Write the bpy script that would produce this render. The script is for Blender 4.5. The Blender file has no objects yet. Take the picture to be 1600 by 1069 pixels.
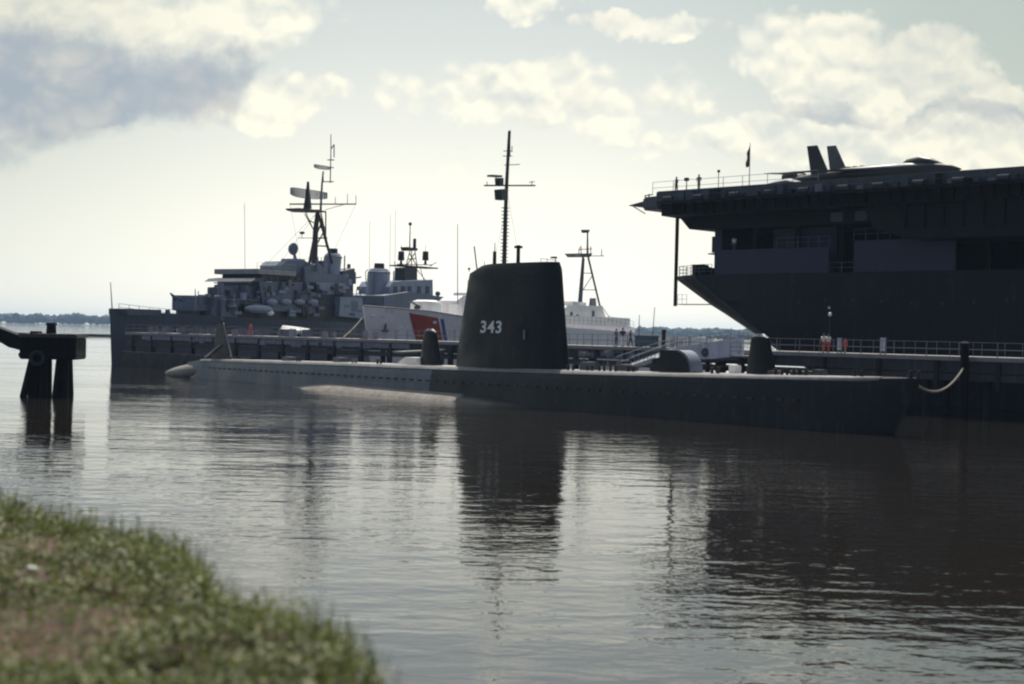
import bpy, bmesh, math, random
import numpy as np
from mathutils import Vector, Matrix, noise
R = math.radians
random.seed(7)
scene = bpy.context.scene
COL = scene.collection

# ------------------------------------------------------------------ camera
HC = 6.0                 # eye height above the water
FPX = 2222.2             # focal length in photo pixels (photo 1600 wide)
pitch, roll = R(0.41), R(1.2)
F0 = Vector((0, math.cos(pitch), -math.sin(pitch)))
R0 = Vector((1, 0, 0)); U0 = R0.cross(F0)
CR = R0*math.cos(roll) + U0*math.sin(roll)
CU = U0*math.cos(roll) - R0*math.sin(roll)
cd = bpy.data.cameras.new('camera'); cam = bpy.data.objects.new('camera', cd); COL.objects.link(cam)
cd.sensor_width = 36; cd.lens = 50; cd.clip_end = 30000; cd.clip_start = 0.1
M = Matrix.Identity(4)
for i in range(3):
    M[i][0] = CR[i]; M[i][1] = CU[i]; M[i][2] = -F0[i]
M[0][3], M[1][3], M[2][3] = 0, 0, HC
cam.matrix_world = M
scene.camera = cam
cd.dof.use_dof = True; cd.dof.focus_distance = 115; cd.dof.aperture_fstop = 1.1

# ------------------------------------------------------------------ sun and view
SUN_EL, SUN_AZ = 60, 4       # azimuth from +Y towards +X
sd = bpy.data.lights.new('sun', 'SUN'); sun = bpy.data.objects.new('sun', sd); COL.objects.link(sun)
sd.energy = 4.2; sd.angle = R(0.6); sd.color = (1.0, 0.93, 0.80)
sdir = Vector((math.sin(R(SUN_AZ))*math.cos(R(SUN_EL)), math.cos(R(SUN_AZ))*math.cos(R(SUN_EL)), math.sin(R(SUN_EL))))
sun.rotation_euler = sdir.to_track_quat('Z', 'Y').to_euler()
sun.location = (0, 0, 200)
scene.view_settings.view_transform = 'Standard'; scene.view_settings.look = 'None'
scene.view_settings.exposure = 0.4; scene.view_settings.gamma = 1
scene.render.engine = 'CYCLES'; scene.cycles.pixel_filter_type = 'BLACKMAN_HARRIS'; scene.cycles.filter_width = 2.2

# ------------------------------------------------------------------ node helpers
class NT:
    def __init__(s, nt): s.nt = nt; s.n = nt.nodes; s.l = nt.links
    def node(s, t, **kw):
        n = s.n.new(t)
        for k, v in kw.items(): setattr(n, k, v)
        return n
    def put(s, sock, v):
        if v is None: return
        if isinstance(v, bpy.types.NodeSocket): s.l.new(v, sock)
        else: sock.default_value = v
    def math(s, op, a, b=None, c=None, clamp=False):
        n = s.node('ShaderNodeMath', operation=op); n.use_clamp = clamp
        s.put(n.inputs[0], a); s.put(n.inputs[1], b); s.put(n.inputs[2], c)
        return n.outputs[0]
    def comb(s, x, y, z):
        n = s.node('ShaderNodeCombineXYZ'); s.put(n.inputs[0], x); s.put(n.inputs[1], y); s.put(n.inputs[2], z)
        return n.outputs[0]
    def noise(s, vec, scale, detail=4, rough=0.5, dist=0.0):
        n = s.node('ShaderNodeTexNoise'); s.put(n.inputs['Vector'], vec)
        n.inputs['Scale'].default_value = scale; n.inputs['Detail'].default_value = detail
        n.inputs['Roughness'].default_value = rough; n.inputs['Distortion'].default_value = dist
        return n.outputs['Fac']
    def ramp(s, v, a, b, lo=0.0, hi=1.0, smooth=True):
        n = s.node('ShaderNodeMapRange'); n.interpolation_type = 'SMOOTHSTEP' if smooth else 'LINEAR'
        s.put(n.inputs['Value'], v); n.inputs['From Min'].default_value = a; n.inputs['From Max'].default_value = b
        n.inputs['To Min'].default_value = lo; n.inputs['To Max'].default_value = hi
        return n.outputs['Result']
    def mix(s, f, a, b, mode='MIX'):
        n = s.node('ShaderNodeMix', data_type='RGBA'); n.blend_type = mode
        s.put(n.inputs[0], f)
        for sock, v in ((n.inputs[6], a), (n.inputs[7], b)):
            if isinstance(v, tuple) and len(v) == 3: v = v + (1,)
            s.put(sock, v)
        return n.outputs[2]
    def mapping(s, vec, scale=(1, 1, 1), loc=(0, 0, 0), rot=(0, 0, 0)):
        n = s.node('ShaderNodeMapping'); s.put(n.inputs['Vector'], vec)
        n.inputs['Scale'].default_value = scale; n.inputs['Location'].default_value = loc; n.inputs['Rotation'].default_value = rot
        return n.outputs[0]

# ------------------------------------------------------------------ world: physical sky, haze and cloud
world = bpy.data.worlds.new('World'); scene.world = world; world.use_nodes = True
w = NT(world.node_tree); w.n.clear()
out = w.node('ShaderNodeOutputWorld'); bg = w.node('ShaderNodeBackground'); w.l.new(bg.outputs[0], out.inputs[0])
bg.inputs[1].default_value = 0.07
sky = w.node('ShaderNodeTexSky', sky_type='NISHITA'); sky.sun_disc = False
sky.sun_elevation = R(SUN_EL); sky.sun_rotation = R(SUN_AZ); sky.dust_density = 3.0; sky.air_density = 1.0
tc = w.node('ShaderNodeTexCoord'); sep = w.node('ShaderNodeSeparateXYZ'); w.l.new(tc.outputs['Generated'], sep.inputs[0])
dx, dy, dz = sep.outputs
yy = w.math('MAXIMUM', dy, 0.12)
U = w.math('DIVIDE', dx, yy); V = w.math('DIVIDE', dz, yy)
front = w.ramp(dy, 0.1, 0.5)
uv = w.comb(U, V, 0.0)
nz1 = w.noise(uv, 9, 6, 0.6)
def vor(vec, sc):
    n = w.node('ShaderNodeTexVoronoi', feature='F1'); w.put(n.inputs['Vector'], vec); n.voronoi_dimensions = '2D'
    n.inputs['Scale'].default_value = sc; n.inputs['Randomness'].default_value = 1
    return n.outputs['Distance']
def puff(vec):
    d = w.math('MULTIPLY', vor(vec, 17), 0.50); d = w.math('ADD', d, w.math('MULTIPLY', vor(vec, 41), 0.26)); d = w.math('ADD', d, w.math('MULTIPLY', vor(vec, 95), 0.10))
    d = w.math('ADD', d, w.math('MULTIPLY', w.noise(vec, 60, 3, .55), 0.12))
    return w.math('SUBTRACT', 0.96, d)
wn = w.node('ShaderNodeTexNoise'); w.put(wn.inputs['Vector'], uv); wn.inputs['Scale'].default_value = 26; wn.inputs['Detail'].default_value = 3
wv_ = w.node('ShaderNodeVectorMath', operation='MULTIPLY_ADD'); w.l.new(wn.outputs['Color'], wv_.inputs[0]); wv_.inputs[1].default_value = (.03, .022, 0); w.l.new(uv, wv_.inputs[2])
uvd = w.mapping(wv_.outputs[0], (1, 1.25, 1))
nz2 = puff(uvd); nz2b = puff(w.mapping(uvd, loc=(0.002, 0.010, 0)))
nz1b = w.noise(w.mapping(uv, loc=(0.004, 0.014, 0)), 9, 6, 0.6)
wob_u = w.math('MULTIPLY_ADD', w.math('SUBTRACT', w.noise(w.mapping(uv, loc=(7, 3, 0)), 14, 4, 0.6), 0.5), 0.13, U)
wob_v = w.math('MULTIPLY_ADD', w.math('SUBTRACT', nz1, 0.5), 0.09, V)
def blobs(lst):
    tot = None
    for px, py, rx, ry, k in lst:
        u0 = (px-800)/FPX; v0 = (518.5 + (px-800)*0.021 - py)/FPX
        a = w.math('DIVIDE', w.math('SUBTRACT', wob_u, u0), rx/FPX)
        b = w.math('DIVIDE', w.math('SUBTRACT', wob_v, v0), ry/FPX)
        d = w.math('ADD', w.math('MULTIPLY', a, a), w.math('MULTIPLY', b, b))
        g = w.math('MULTIPLY', w.ramp(d, 0.0, 2.0, 1.0, 0.0), k)
        tot = g if tot is None else w.math('MAXIMUM', tot, g)
    return tot
white = blobs([(250, 30, 230, 70, 1), (420, 165, 110, 48, .95), (215, 135, 70, 42, .8), (60, 40, 160, 70, 1),
               (640, 165, 90, 30, .5), (800, 140, 190, 55, .75), (960, 170, 130, 50, .7), (830, 8, 90, 26, .8), (1005, 48, 90, 28, .75),
               (1270, 95, 120, 75, 1), (1400, 110, 140, 65, 1), (1500, 150, 80, 42, .85), (1230, 225, 150, 40, 1), (1460, 225, 210, 48, 1),
               (1080, 235, 90, 26, .6), (1600, 160, 40, 24, .7), (700, 260, 60, 30, .45), (1130, 60, 50, 20, .4),
               (-250, 150, 250, 120, .9), (1900, 60, 220, 90, .9), (500, -260, 300, 90, .9), (1300, -350, 400, 100, .9), (-100, -400, 300, 100, .8)])
grey = blobs([(60, 130, 260, 92, 1), (250, 120, 120, 72, .8), (130, 185, 110, 34, 1), (1300, 165, 110, 26, .55), (1500, 185, 110, 22, .5), (930, 40, 60, 25, .25), (1470, 40, 120, 50, .2),
              (-250, 190, 250, 100, .9), (500, -200, 300, 60, .8), (1300, -280, 400, 70, .8)])
dens = w.math('ADD', w.math('MULTIPLY_ADD', w.math('SUBTRACT', nz2, 0.62), 1.0, white), w.math('MULTIPLY', w.math('SUBTRACT', nz1, 0.5), 0.5))
cov = w.ramp(dens, 0.20, 0.62)
gcov = w.math('MULTIPLY', w.ramp(w.math('MULTIPLY_ADD', w.math('SUBTRACT', nz2, 0.5), 0.45, grey), 0.12, 0.85), 0.85)
lit = w.math('ADD', w.math('MULTIPLY', w.math('SUBTRACT', nz2, nz2b), 3.2), w.math('MULTIPLY', w.math('SUBTRACT', nz1, nz1b), 2.2))
lit = w.math('ADD', lit, 0.62, clamp=True)
K = 1/0.07
def kc(c): return tuple(x*K for x in c)
haze = w.math('MULTIPLY', w.ramp(dz, 0.02, 0.30, 1.0, 0.30), w.ramp(dy, -0.1, 0.8, 0.06, 1.0))
sd_ = w.node('ShaderNodeVectorMath', operation='DOT_PRODUCT'); w.l.new(tc.outputs['Generated'], sd_.inputs[0]); sd_.inputs[1].default_value = tuple(sdir)
glow = w.ramp(sd_.outputs['Value'], 0.70, 0.99, 0.0, 0.95)
# low sun-side haze is a pale cream, thinning to a grey green blue
skyc = w.mix(haze, sky.outputs[0], kc((0.91, 0.885, 0.775)))
hz2 = w.ramp(V, 0.02, 0.25, 0.0, 0.62)
side = w.math('MULTIPLY', hz2, w.ramp(w.math('ABSOLUTE', w.math('ADD', U, 0.05)), 0.0, 0.42, 0.62, 1.0))
skyc = w.mix(w.math('MULTIPLY', side, front), skyc, kc((0.40, 0.475, 0.44)))
away = w.math('MULTIPLY', w.ramp(w.math('ABSOLUTE', w.math('ADD', U, 0.03)), 0.06, 0.46, 0.0, 0.62), w.ramp(V, -0.02, 0.24, 0.75, 1.15))
skyc = w.mix(w.math('MULTIPLY', away, front), skyc, kc((0.36, 0.41, 0.37)))
cloudc = w.mix(lit, kc((0.56, 0.585, 0.55)), kc((0.86, 0.82, 0.67)))
cloudc = w.mix(w.math('MULTIPLY', w.ramp(w.math('ABSOLUTE', w.math('ADD', U, 0.0)), 0.14, 0.40, 0.0, 0.55), w.ramp(V, 0.08, 0.24)), cloudc, kc((0.48, 0.475, 0.41)))
c1 = w.mix(w.math('MULTIPLY', w.math('MULTIPLY', cov, front), 0.8), skyc, cloudc)
c2 = w.mix(w.math('MULTIPLY', gcov, front), c1, w.mix(w.ramp(nz2, .40, .90), kc((0.27, 0.32, 0.38)), kc((0.45, 0.455, 0.44))))
c3 = w.mix(glow, c2, kc((0.95, 0.98, 1.0)))
w.l.new(c3, bg.inputs[0])

# ------------------------------------------------------------------ frames: photo pixel -> point on a real plane
def ray(px, py):
    return F0*FPX + CR*(px-800) - CU*(py-534.5)
def ground(px, py, z):
    r = ray(px, py); t = (z-HC)/r.z
    return Vector((r.x*t, r.y*t, z))
class Frame:
    """local x along the hull, local y to its left, z up"""
    def __init__(s, ox, oy, ang): s.o = Vector((ox, oy, 0)); s.ang = ang; s.x = Vector((math.cos(ang), math.sin(ang), 0)); s.y = Vector((-math.sin(ang), math.cos(ang), 0))
    def hit(s, px, py, v=0.0):
        r = ray(px, py); o = Vector((0, 0, HC)) - s.o - s.y*v
        t = -o.dot(s.y)/r.dot(s.y); p = o + r*t
        return (p.dot(s.x), p.z)
    def world(s, a, b, z=0): return s.o + s.x*a + s.y*b + Vector((0, 0, z))
    def scale(s, px, v=0):          # metres per pixel there
        a, z = s.hit(px, 500, v); p = s.world(a, v)
        return p.y/FPX

# ------------------------------------------------------------------ mesh builder
class MB:
    def __init__(s): s.v = []; s.f = []
    def add(s, vs, fs):
        o = len(s.v); s.v += [tuple(p) for p in vs]; s.f += [tuple(i+o for i in f) for f in fs]; return s
    def box(s, x0, x1, y0, y1, z0, z1):
        vs = [(x, y, z) for z in (z0, z1) for y in (y0, y1) for x in (x0, x1)]
        return s.add(vs, [(0, 2, 3, 1), (4, 5, 7, 6), (0, 1, 5, 4), (2, 6, 7, 3), (0, 4, 6, 2), (1, 3, 7, 5)])
    def side(s, poly, y0, y1, top=None):
        """outline in the x-z plane extruded through y; top = inset of the y1/y0 at higher z"""
        n = len(poly); vs = [(p[0], y0, p[1]) for p in poly] + [(p[0], y1, p[1]) for p in poly]
        return s.add(vs, [tuple(range(n)), tuple(range(2*n-1, n-1, -1))] + [(i, i+n, (i+1) % n+n, (i+1) % n) for i in range(n)])
    def plan(s, poly, z0, z1):
        n = len(poly); vs = [(p[0], p[1], z0) for p in poly] + [(p[0], p[1], z1) for p in poly]
        return s.add(vs, [tuple(range(n-1, -1, -1)), tuple(range(n, 2*n))] + [(i, (i+1) % n, (i+1) % n+n, i+n) for i in range(n)])
    def rings(s, rs, cap=True, closed=True):
        n = len(rs[0]); o = []; fs = []
        vs = [p for r in rs for p in r]
        for k in range(len(rs)-1):
            for i in range(n if closed else n-1):
                j = (i+1) % n; fs.append((k*n+i, k*n+j, (k+1)*n+j, (k+1)*n+i))
        if cap: fs.append(tuple(range(n-1, -1, -1))); fs.append(tuple(range((len(rs)-1)*n, len(rs)*n)))
        return s.add(vs, fs)
    def cyl(s, p0, p1, r0, r1=None, n=8):
        r1 = r0 if r1 is None else r1
        p0, p1 = Vector(p0), Vector(p1); d = p1-p0
        if d.length < 1e-6: return s
        d.normalize(); a = d.orthogonal().normalized(); b = d.cross(a)
        cs = [(math.cos(2*math.pi*i/n), math.sin(2*math.pi*i/n)) for i in range(n)]
        return s.rings([[p0+(a*c+b*q)*r0 for c, q in cs], [p1+(a*c+b*q)*r1 for c, q in cs]])
    def tube(s, pts, r, n=6):
        for a, b in zip(pts[:-1], pts[1:]): s.cyl(a, b, r, r, n)
        return s
    def ell(s, c, rx, ry, rz, n=12, m=8):
        rs = []
        for k in range(m+1):
            t = -math.pi/2 + math.pi*k/m; cr = max(math.cos(t), 0.02)
            rs.append([(c[0]+rx*cr*math.cos(2*math.pi*i/n), c[1]+ry*cr*math.sin(2*math.pi*i/n), c[2]+rz*math.sin(t)) for i in range(n)])
        return s.rings(rs)
    def rail(s, pts, h=1.0, step=1.6, r=0.025, bars=(1.0, 0.5)):
        pts = [Vector(p) for p in pts]
        for a, b in zip(pts[:-1], pts[1:]):
            n = max(1, int(round((b-a).length/step)))
            for i in range(n+1):
                q = a.lerp(b, i/n); s.cyl(q, q+Vector((0, 0, h)), r, r, 5)
            for k in bars: s.cyl(a+Vector((0, 0, h*k)), b+Vector((0, 0, h*k)), r*.8, r*.8, 5)
        return s
    def build(s, name, mat, parent=None, smooth=False, bevel=0, loc=None):
        me = bpy.data.meshes.new(name); me.from_pydata(s.v, [], s.f)
        bm = bmesh.new(); bm.from_mesh(me)
        bmesh.ops.recalc_face_normals(bm, faces=bm.faces)
        if bevel: bmesh.ops.bevel(bm, geom=[e for e in bm.edges if e.is_manifold and e.calc_face_angle(0) > 0.6], offset=bevel, segments=2, affect='EDGES', clamp_overlap=True)
        bm.to_mesh(me); bm.free()
        me.materials.append(mat)
        if smooth:
            for p in me.polygons: p.use_smooth = True
            me.set_sharp_from_angle(angle=R(40))
        o = bpy.data.objects.new(name, me); COL.objects.link(o)
        if parent: o.parent = parent
        return o

def tag(o, label=None, cat=None, group=None, kind=None):
    if label: o['label'] = label
    if cat: o['category'] = cat
    if group: o['group'] = group
    if kind: o['kind'] = kind
    return o
def thing(name, label, cat, loc=(0, 0, 0), rz=0, group=None):
    o = bpy.data.objects.new(name, None); COL.objects.link(o); o.empty_display_size = .5
    o.location = loc; o.rotation_euler = (0, 0, rz); return tag(o, label, cat, group)

# ------------------------------------------------------------------ materials
def paint(name, col, rough=0.55, var=0.25, scale=0.35, streak=True, rust=0.0, bump=0.0, metallic=0.0, seams=0.0, spec=0.5):
    m = bpy.data.materials.new(name); m.use_nodes = True; t = NT(m.node_tree)
    b = t.n['Principled BSDF']; tcx = t.node('ShaderNodeTexCoord'); o = tcx.outputs['Object']
    n1 = t.noise(o, scale, 6, 0.62)
    n2 = t.noise(t.mapping(o, (1.6, 1.6, 0.14)), 1.5, 5, 0.6)
    f = t.math('ADD', t.math('MULTIPLY', n1, 0.55), t.math('MULTIPLY', n2, 0.45 if streak else 0.0))
    dark = tuple(c*(1-var) for c in col); light = tuple(min(1, c*(1+var)) for c in col)
    c = t.mix(t.ramp(f, 0.3 if streak else 0.15, 0.7 if streak else 0.4), dark, light)
    if rust: c = t.mix(t.math('MULTIPLY', t.ramp(t.math('MULTIPLY', n2, t.noise(o, 0.9, 5, 0.7)), 0.27, 0.42), rust), c, (0.14, 0.06, 0.03))
    if seams:
        br = t.node('ShaderNodeTexBrick'); t.put(br.inputs['Vector'], t.mapping(o, rot=(R(90), 0, 0)))
        br.inputs['Scale'].default_value = 1; br.inputs['Brick Width'].default_value = seams*2.2; br.inputs['Row Height'].default_value = seams
        br.inputs['Mortar Size'].default_value = 0.02; br.inputs['Color1'].default_value = (1, 1, 1, 1); br.inputs['Color2'].default_value = (.8, .8, .8, 1); br.inputs['Mortar'].default_value = (.45, .45, .45, 1)
        c = t.mix(1.0, c, br.outputs[0], 'MULTIPLY')
    t.put(b.inputs['Base Color'], c)
    b.inputs['Metallic'].default_value = metallic
    b.inputs['Specular IOR Level'].default_value = spec
    t.put(b.inputs['Roughness'], t.ramp(n1, 0.3, 0.7, max(.05, rough-.12), min(1, rough+.12)))
    if bump:
        bp = t.node('ShaderNodeBump'); bp.inputs['Strength'].default_value = 1; bp.inputs['Distance'].default_value = bump
        t.put(bp.inputs['Height'], t.noise(o, scale*6, 4, 0.6)); t.l.new(bp.outputs[0], b.inputs['Normal'])
    return m
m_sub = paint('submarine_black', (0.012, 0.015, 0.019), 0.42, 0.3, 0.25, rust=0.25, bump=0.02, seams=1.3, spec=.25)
m_subaft = paint('lit_submarine_grey', (0.115, 0.135, 0.165), 0.5, 0.3, 0.3, rust=0.35, bump=0.02, seams=1.3)  # aft casing grey, its brighter light held in the colour
m_subdeck = paint('submarine_deck', (0.42, 0.39, 0.36), 0.6, 0.35, 0.8, rust=0.5)
m_edge = paint('sunlit_worn_edge', (0.12, 0.125, 0.135), 0.6, 0.5, 0.9, rust=0.4)  # worn grey plating with the shoulder's sunlight painted in
m_raft = paint('dull_raft_grey', (0.06, 0.065, 0.075), 0.95, 0.3, spec=0.05)
m_clut = paint('lavender_canvas', (0.20, 0.19, 0.24), 0.8, 0.4, 1.5)
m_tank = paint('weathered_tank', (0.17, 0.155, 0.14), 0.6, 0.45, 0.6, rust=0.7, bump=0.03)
m_sail = paint('sail_black', (0.008, 0.010, 0.012), 0.5, 0.35, 0.35, rust=.12, bump=0.03, seams=2.1, spec=0.25)
m_white = paint('white_lettering', (0.75, 0.77, 0.74), 0.5, 0.08)
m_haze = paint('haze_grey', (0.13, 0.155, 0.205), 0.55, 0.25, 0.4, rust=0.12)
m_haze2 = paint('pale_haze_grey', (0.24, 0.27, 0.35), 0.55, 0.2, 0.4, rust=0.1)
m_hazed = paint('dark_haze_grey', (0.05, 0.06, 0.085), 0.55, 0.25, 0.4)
m_decks = paint('sunlit_deck', (0.30, 0.30, 0.30), 0.7, 0.25, 0.6)
m_black = paint('black_metal', (0.012, 0.013, 0.015), 0.5, 0.3)
m_mast = paint('brown_mast', (0.045, 0.03, 0.025), 0.6, 0.3)
m_net = paint('radar_mesh', (0.22, 0.23, 0.26), 0.6, 0.1)
m_cg = paint('cutter_white', (0.74, 0.71, 0.72), 0.45, 0.12, 0.3, rust=0.35)
m_cgb = paint('cutter_bright_white', (0.78, 0.77, 0.74), 0.45, 0.06)
m_red = paint('slash_red', (0.34, 0.04, 0.022), 0.5, 0.12)
m_blue = paint('slash_blue', (0.05, 0.10, 0.26), 0.5, 0.12)
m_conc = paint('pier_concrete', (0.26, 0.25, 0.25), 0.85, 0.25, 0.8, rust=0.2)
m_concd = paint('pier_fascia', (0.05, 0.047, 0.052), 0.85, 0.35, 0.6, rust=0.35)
m_pile = paint('wet_pile', (0.014, 0.012, 0.012), 0.7, 0.4, 0.8)
m_galv = paint('galvanised_rail', (0.15, 0.15, 0.17), 0.5, 0.15)
m_pan = paint('pale_panel', (0.62, 0.61, 0.70), 0.6, 0.25, 1.2)
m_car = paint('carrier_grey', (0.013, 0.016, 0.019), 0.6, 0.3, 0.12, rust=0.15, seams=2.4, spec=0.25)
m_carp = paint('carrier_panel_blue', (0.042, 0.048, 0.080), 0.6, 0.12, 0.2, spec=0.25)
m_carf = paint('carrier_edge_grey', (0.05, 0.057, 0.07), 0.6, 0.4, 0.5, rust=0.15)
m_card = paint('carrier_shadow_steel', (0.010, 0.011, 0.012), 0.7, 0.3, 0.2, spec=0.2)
m_cdeck = paint('flight_deck', (0.11, 0.11, 0.11), 0.8, 0.3, 0.4)
m_jet = paint('jet_grey', (0.018, 0.020, 0.023), 0.45, 0.2, 0.5)
m_jetl = paint('jet_light_grey', (0.11, 0.115, 0.125), 0.45, 0.15, 0.5)
m_glass = paint('dark_glass', (0.01, 0.012, 0.015), 0.45, 0.1)
m_rope = paint('pale_rope', (0.13, 0.12, 0.105), 0.9, 0.3, 3)
m_wood = paint('dark_timber', (0.007, 0.006, 0.006), 0.8, 0.4, 1.0, spec=0.2)
m_woodt = paint('bleached_timber', (0.06, 0.052, 0.045), 0.8, 0.3, 1.0)
m_skin = paint('skin', (0.35, 0.20, 0.14), 0.6, 0.05)
m_hair = paint('hair', (0.03, 0.02, 0.015), 0.7, 0.2)
m_teal = paint('teal_box', (0.05, 0.09, 0.12), 0.6, 0.2)
m_trunk = m_wood

# ------------------------------------------------------------------ water
def water_mat():
    m = bpy.data.materials.new('harbour_water'); m.use_nodes = True; t = NT(m.node_tree); b = t.n['Principled BSDF']
    o = t.node('ShaderNodeTexCoord').outputs['Object']
    b.inputs['Base Color'].default_value = (0.015, 0.013, 0.011, 1)
    b.inputs['IOR'].default_value = 1.95; b.inputs['Specular Tint'].default_value = (.80, .885, 1, 1); b.inputs['Specular IOR Level'].default_value = 0.5
    a = t.noise(t.mapping(o, (0.6, 1.0, 1), rot=(0, 0, R(-8))), 1.1, 3, 0.5, 0.2)
    c = t.noise(t.mapping(o, (0.7, 1.0, 1), rot=(0, 0, R(14))), 3.2, 3, 0.5, 0.2)
    s = t.noise(t.mapping(o, (0.25, 1.0, 1)), 0.28, 3, 0.5)
    patch = t.ramp(t.noise(t.mapping(o, (0.5, 1.2, 1), (9, 4, 0)), 0.055, 4, 0.6), 0.34, 0.66, 0.45, 1.25)
    h = t.math('ADD', t.math('MULTIPLY', a, 0.038), t.math('MULTIPLY', c, 0.009))
    h = t.math('MULTIPLY', h, patch)
    h = t.math('ADD', h, t.math('MULTIPLY', s, 0.05))
    bp = t.node('ShaderNodeBump'); bp.inputs['Strength'].default_value = 1.0; bp.inputs['Distance'].default_value = 1.0
    t.put(bp.inputs['Height'], h); t.l.new(bp.outputs[0], b.inputs['Normal'])
    t.put(b.inputs['Roughness'], t.ramp(patch, 0.45, 1.25, 0.015, 0.05))
    return m
mb = MB(); WR = 5200
N = 96
mb.v = [(0, 0, 0)] + [(WR*math.cos(2*math.pi*i/N), WR*math.sin(2*math.pi*i/N), 0) for i in range(N)]
mb.f = [(0, i+1, (i+1) % N+1) for i in range(N)]
tag(mb.build('water', water_mat()), kind='structure')

# ------------------------------------------------------------------ grassy bank where the camera stands
BZ = 4.2
edge_px = [(0, 772), (60, 786), (120, 803), (200, 820), (262, 836), (288, 862), (300, 890), (350, 912), (430, 932), (500, 962), (548, 1003), (578, 1045), (592, 1110)]
edge = [ground(px-16*max(0, (py-900)/150), py, BZ+.12) for px, py in edge_px]
poly = [(-60, 34), (-20, 25), (-9.5, 18.2)] + [(p.x, p.y) for p in edge] + [(0.0, 4.4), (3.5, 3.6), (12, 2.5), (60, -4), (60, -45), (-60, -45)]
P = np.array(poly, float)
def sdist(X, Y):
    """signed distance, positive inside the bank top"""
    X = np.asarray(X, float); Y = np.asarray(Y, float); d = np.full(X.shape, 1e9); ins = np.zeros(X.shape, bool)
    for i in range(len(P)):
        ax, ay = P[i]; bx, by = P[(i+1) % len(P)]
        t = np.clip(((X-ax)*(bx-ax)+(Y-ay)*(by-ay))/((bx-ax)**2+(by-ay)**2), 0, 1)
        d = np.minimum(d, np.hypot(X-ax-t*(bx-ax), Y-ay-t*(by-ay)))
        c = ((ay > Y) != (by > Y)) & (X < (bx-ax)*(Y-ay)/(by-ay+1e-12)+ax); ins ^= c
    return np.where(ins, d, -d)
def bank_z(x, y, sd_):
    z = BZ + 0.07*noise.noise((x*.8, y*.8, 0)) + 0.04*noise.noise((x*2.5, y*2.5, 3))
    if sd_ < 0.25: z -= (0.25-sd_)*0.25 if sd_ > -0.1 else 0.0875 + (-0.1-sd_)*1.0
    return max(z, -1.5)
xs = np.unique(np.concatenate([np.linspace(-60, -12, 30), np.linspace(-12, 4, 108), np.linspace(4, 60, 34)]))
ys = np.unique(np.concatenate([np.linspace(-45, 2, 24), np.linspace(2, 20, 120), np.linspace(20, 44, 24)]))
GX, GY = np.meshgrid(xs, ys); SD = sdist(GX, GY)
verts = []; idx = {}
for j in range(len(ys)):
    for i in range(len(xs)):
        verts.append((float(xs[i]), float(ys[j]), bank_z(float(xs[i]), float(ys[j]), float(SD[j, i]))))
faces = [(j*len(xs)+i, j*len(xs)+i+1, (j+1)*len(xs)+i+1, (j+1)*len(xs)+i) for j in range(len(ys)-1) for i in range(len(xs)-1)
         if max(verts[j*len(xs)+i][2], verts[j*len(xs)+i+1][2], verts[(j+1)*len(xs)+i+1][2], verts[(j+1)*len(xs)+i][2]) > -1.4]
def soil_mat():
    m = bpy.data.materials.new('bank_soil'); m.use_nodes = True; t = NT(m.node_tree); b = t.n['Principled BSDF']
    o = t.node('ShaderNodeTexCoord').outputs['Object']
    c = t.mix(t.ramp(t.noise(o, 3.0, 6, .7), .3, .7), (0.035, 0.020, 0.017), (0.13, 0.072, 0.055))
    c = t.mix(t.ramp(t.noise(o, 11, 4, .7), .5, .75), c, (0.05, 0.06, 0.02))
    t.put(b.inputs['Base Color'], c); b.inputs['Roughness'].default_value = .95
    bp = t.node('ShaderNodeBump'); bp.inputs['Distance'].default_value = .05; t.put(bp.inputs['Height'], t.noise(o, 9, 6, .7)); t.l.new(bp.outputs[0], b.inputs['Normal'])
    return m
mb = MB(); mb.v = verts; mb.f = faces
tag(mb.build('ground', soil_mat(), smooth=True), kind='structure')

dirt = [(45, 985, .85, .55), (35, 855, .5, .4), (10, 905, .45, .3), (100, 1035, .4, .2)]     # px, py, radii in metres
dirtp = [(ground(a, b, BZ), c, d) for a, b, c, d in dirt]
def leaf_mat():
    m = bpy.data.materials.new('weed_leaf'); m.use_nodes = True; t = NT(m.node_tree); b = t.n['Principled BSDF']
    g = t.node('ShaderNodeNewGeometry'); rnd = g.outputs['Random Per Island']; o = t.node('ShaderNodeTexCoord').outputs['Object']
    big = t.ramp(t.noise(o, 1.3, 5, .6), .3, .7)
    c = t.mix(t.math('ADD', t.math('MULTIPLY', rnd, .5), t.math('MULTIPLY', big, .5)), (0.034, 0.048, 0.014), (0.175, 0.205, 0.058))
    c = t.mix(t.ramp(rnd, .93, .97), c, (0.19, 0.17, 0.08))
    t.put(b.inputs['Base Color'], c); b.inputs['Roughness'].default_value = .6
    tr = t.node('ShaderNodeBsdfTranslucent'); t.put(tr.inputs[0], t.mix(.5, c, (0.12, 0.15, 0.03)))
    ms = t.node('ShaderNodeMixShader'); ms.inputs[0].default_value = .3
    t.l.new(b.outputs[0], ms.inputs[1]); t.l.new(tr.outputs[0], ms.inputs[2]); t.l.new(ms.outputs[0], t.n['Material Output'].inputs[0])
    return m
rs = np.random.RandomState(3)
NL = 150000
lx = rs.uniform(-9.5, 2.5, NL*2); ly = 4.6 + 14*rs.rand(NL*2)**1.25
lsd = sdist(lx, ly)
vis = (lsd > -0.22) & (lx/np.maximum(ly, 1) > -0.47) & (lx/ly < 0.1)
lx, ly, lsd = lx[vis], ly[vis], lsd[vis]
LV = []; LF = []
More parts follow.
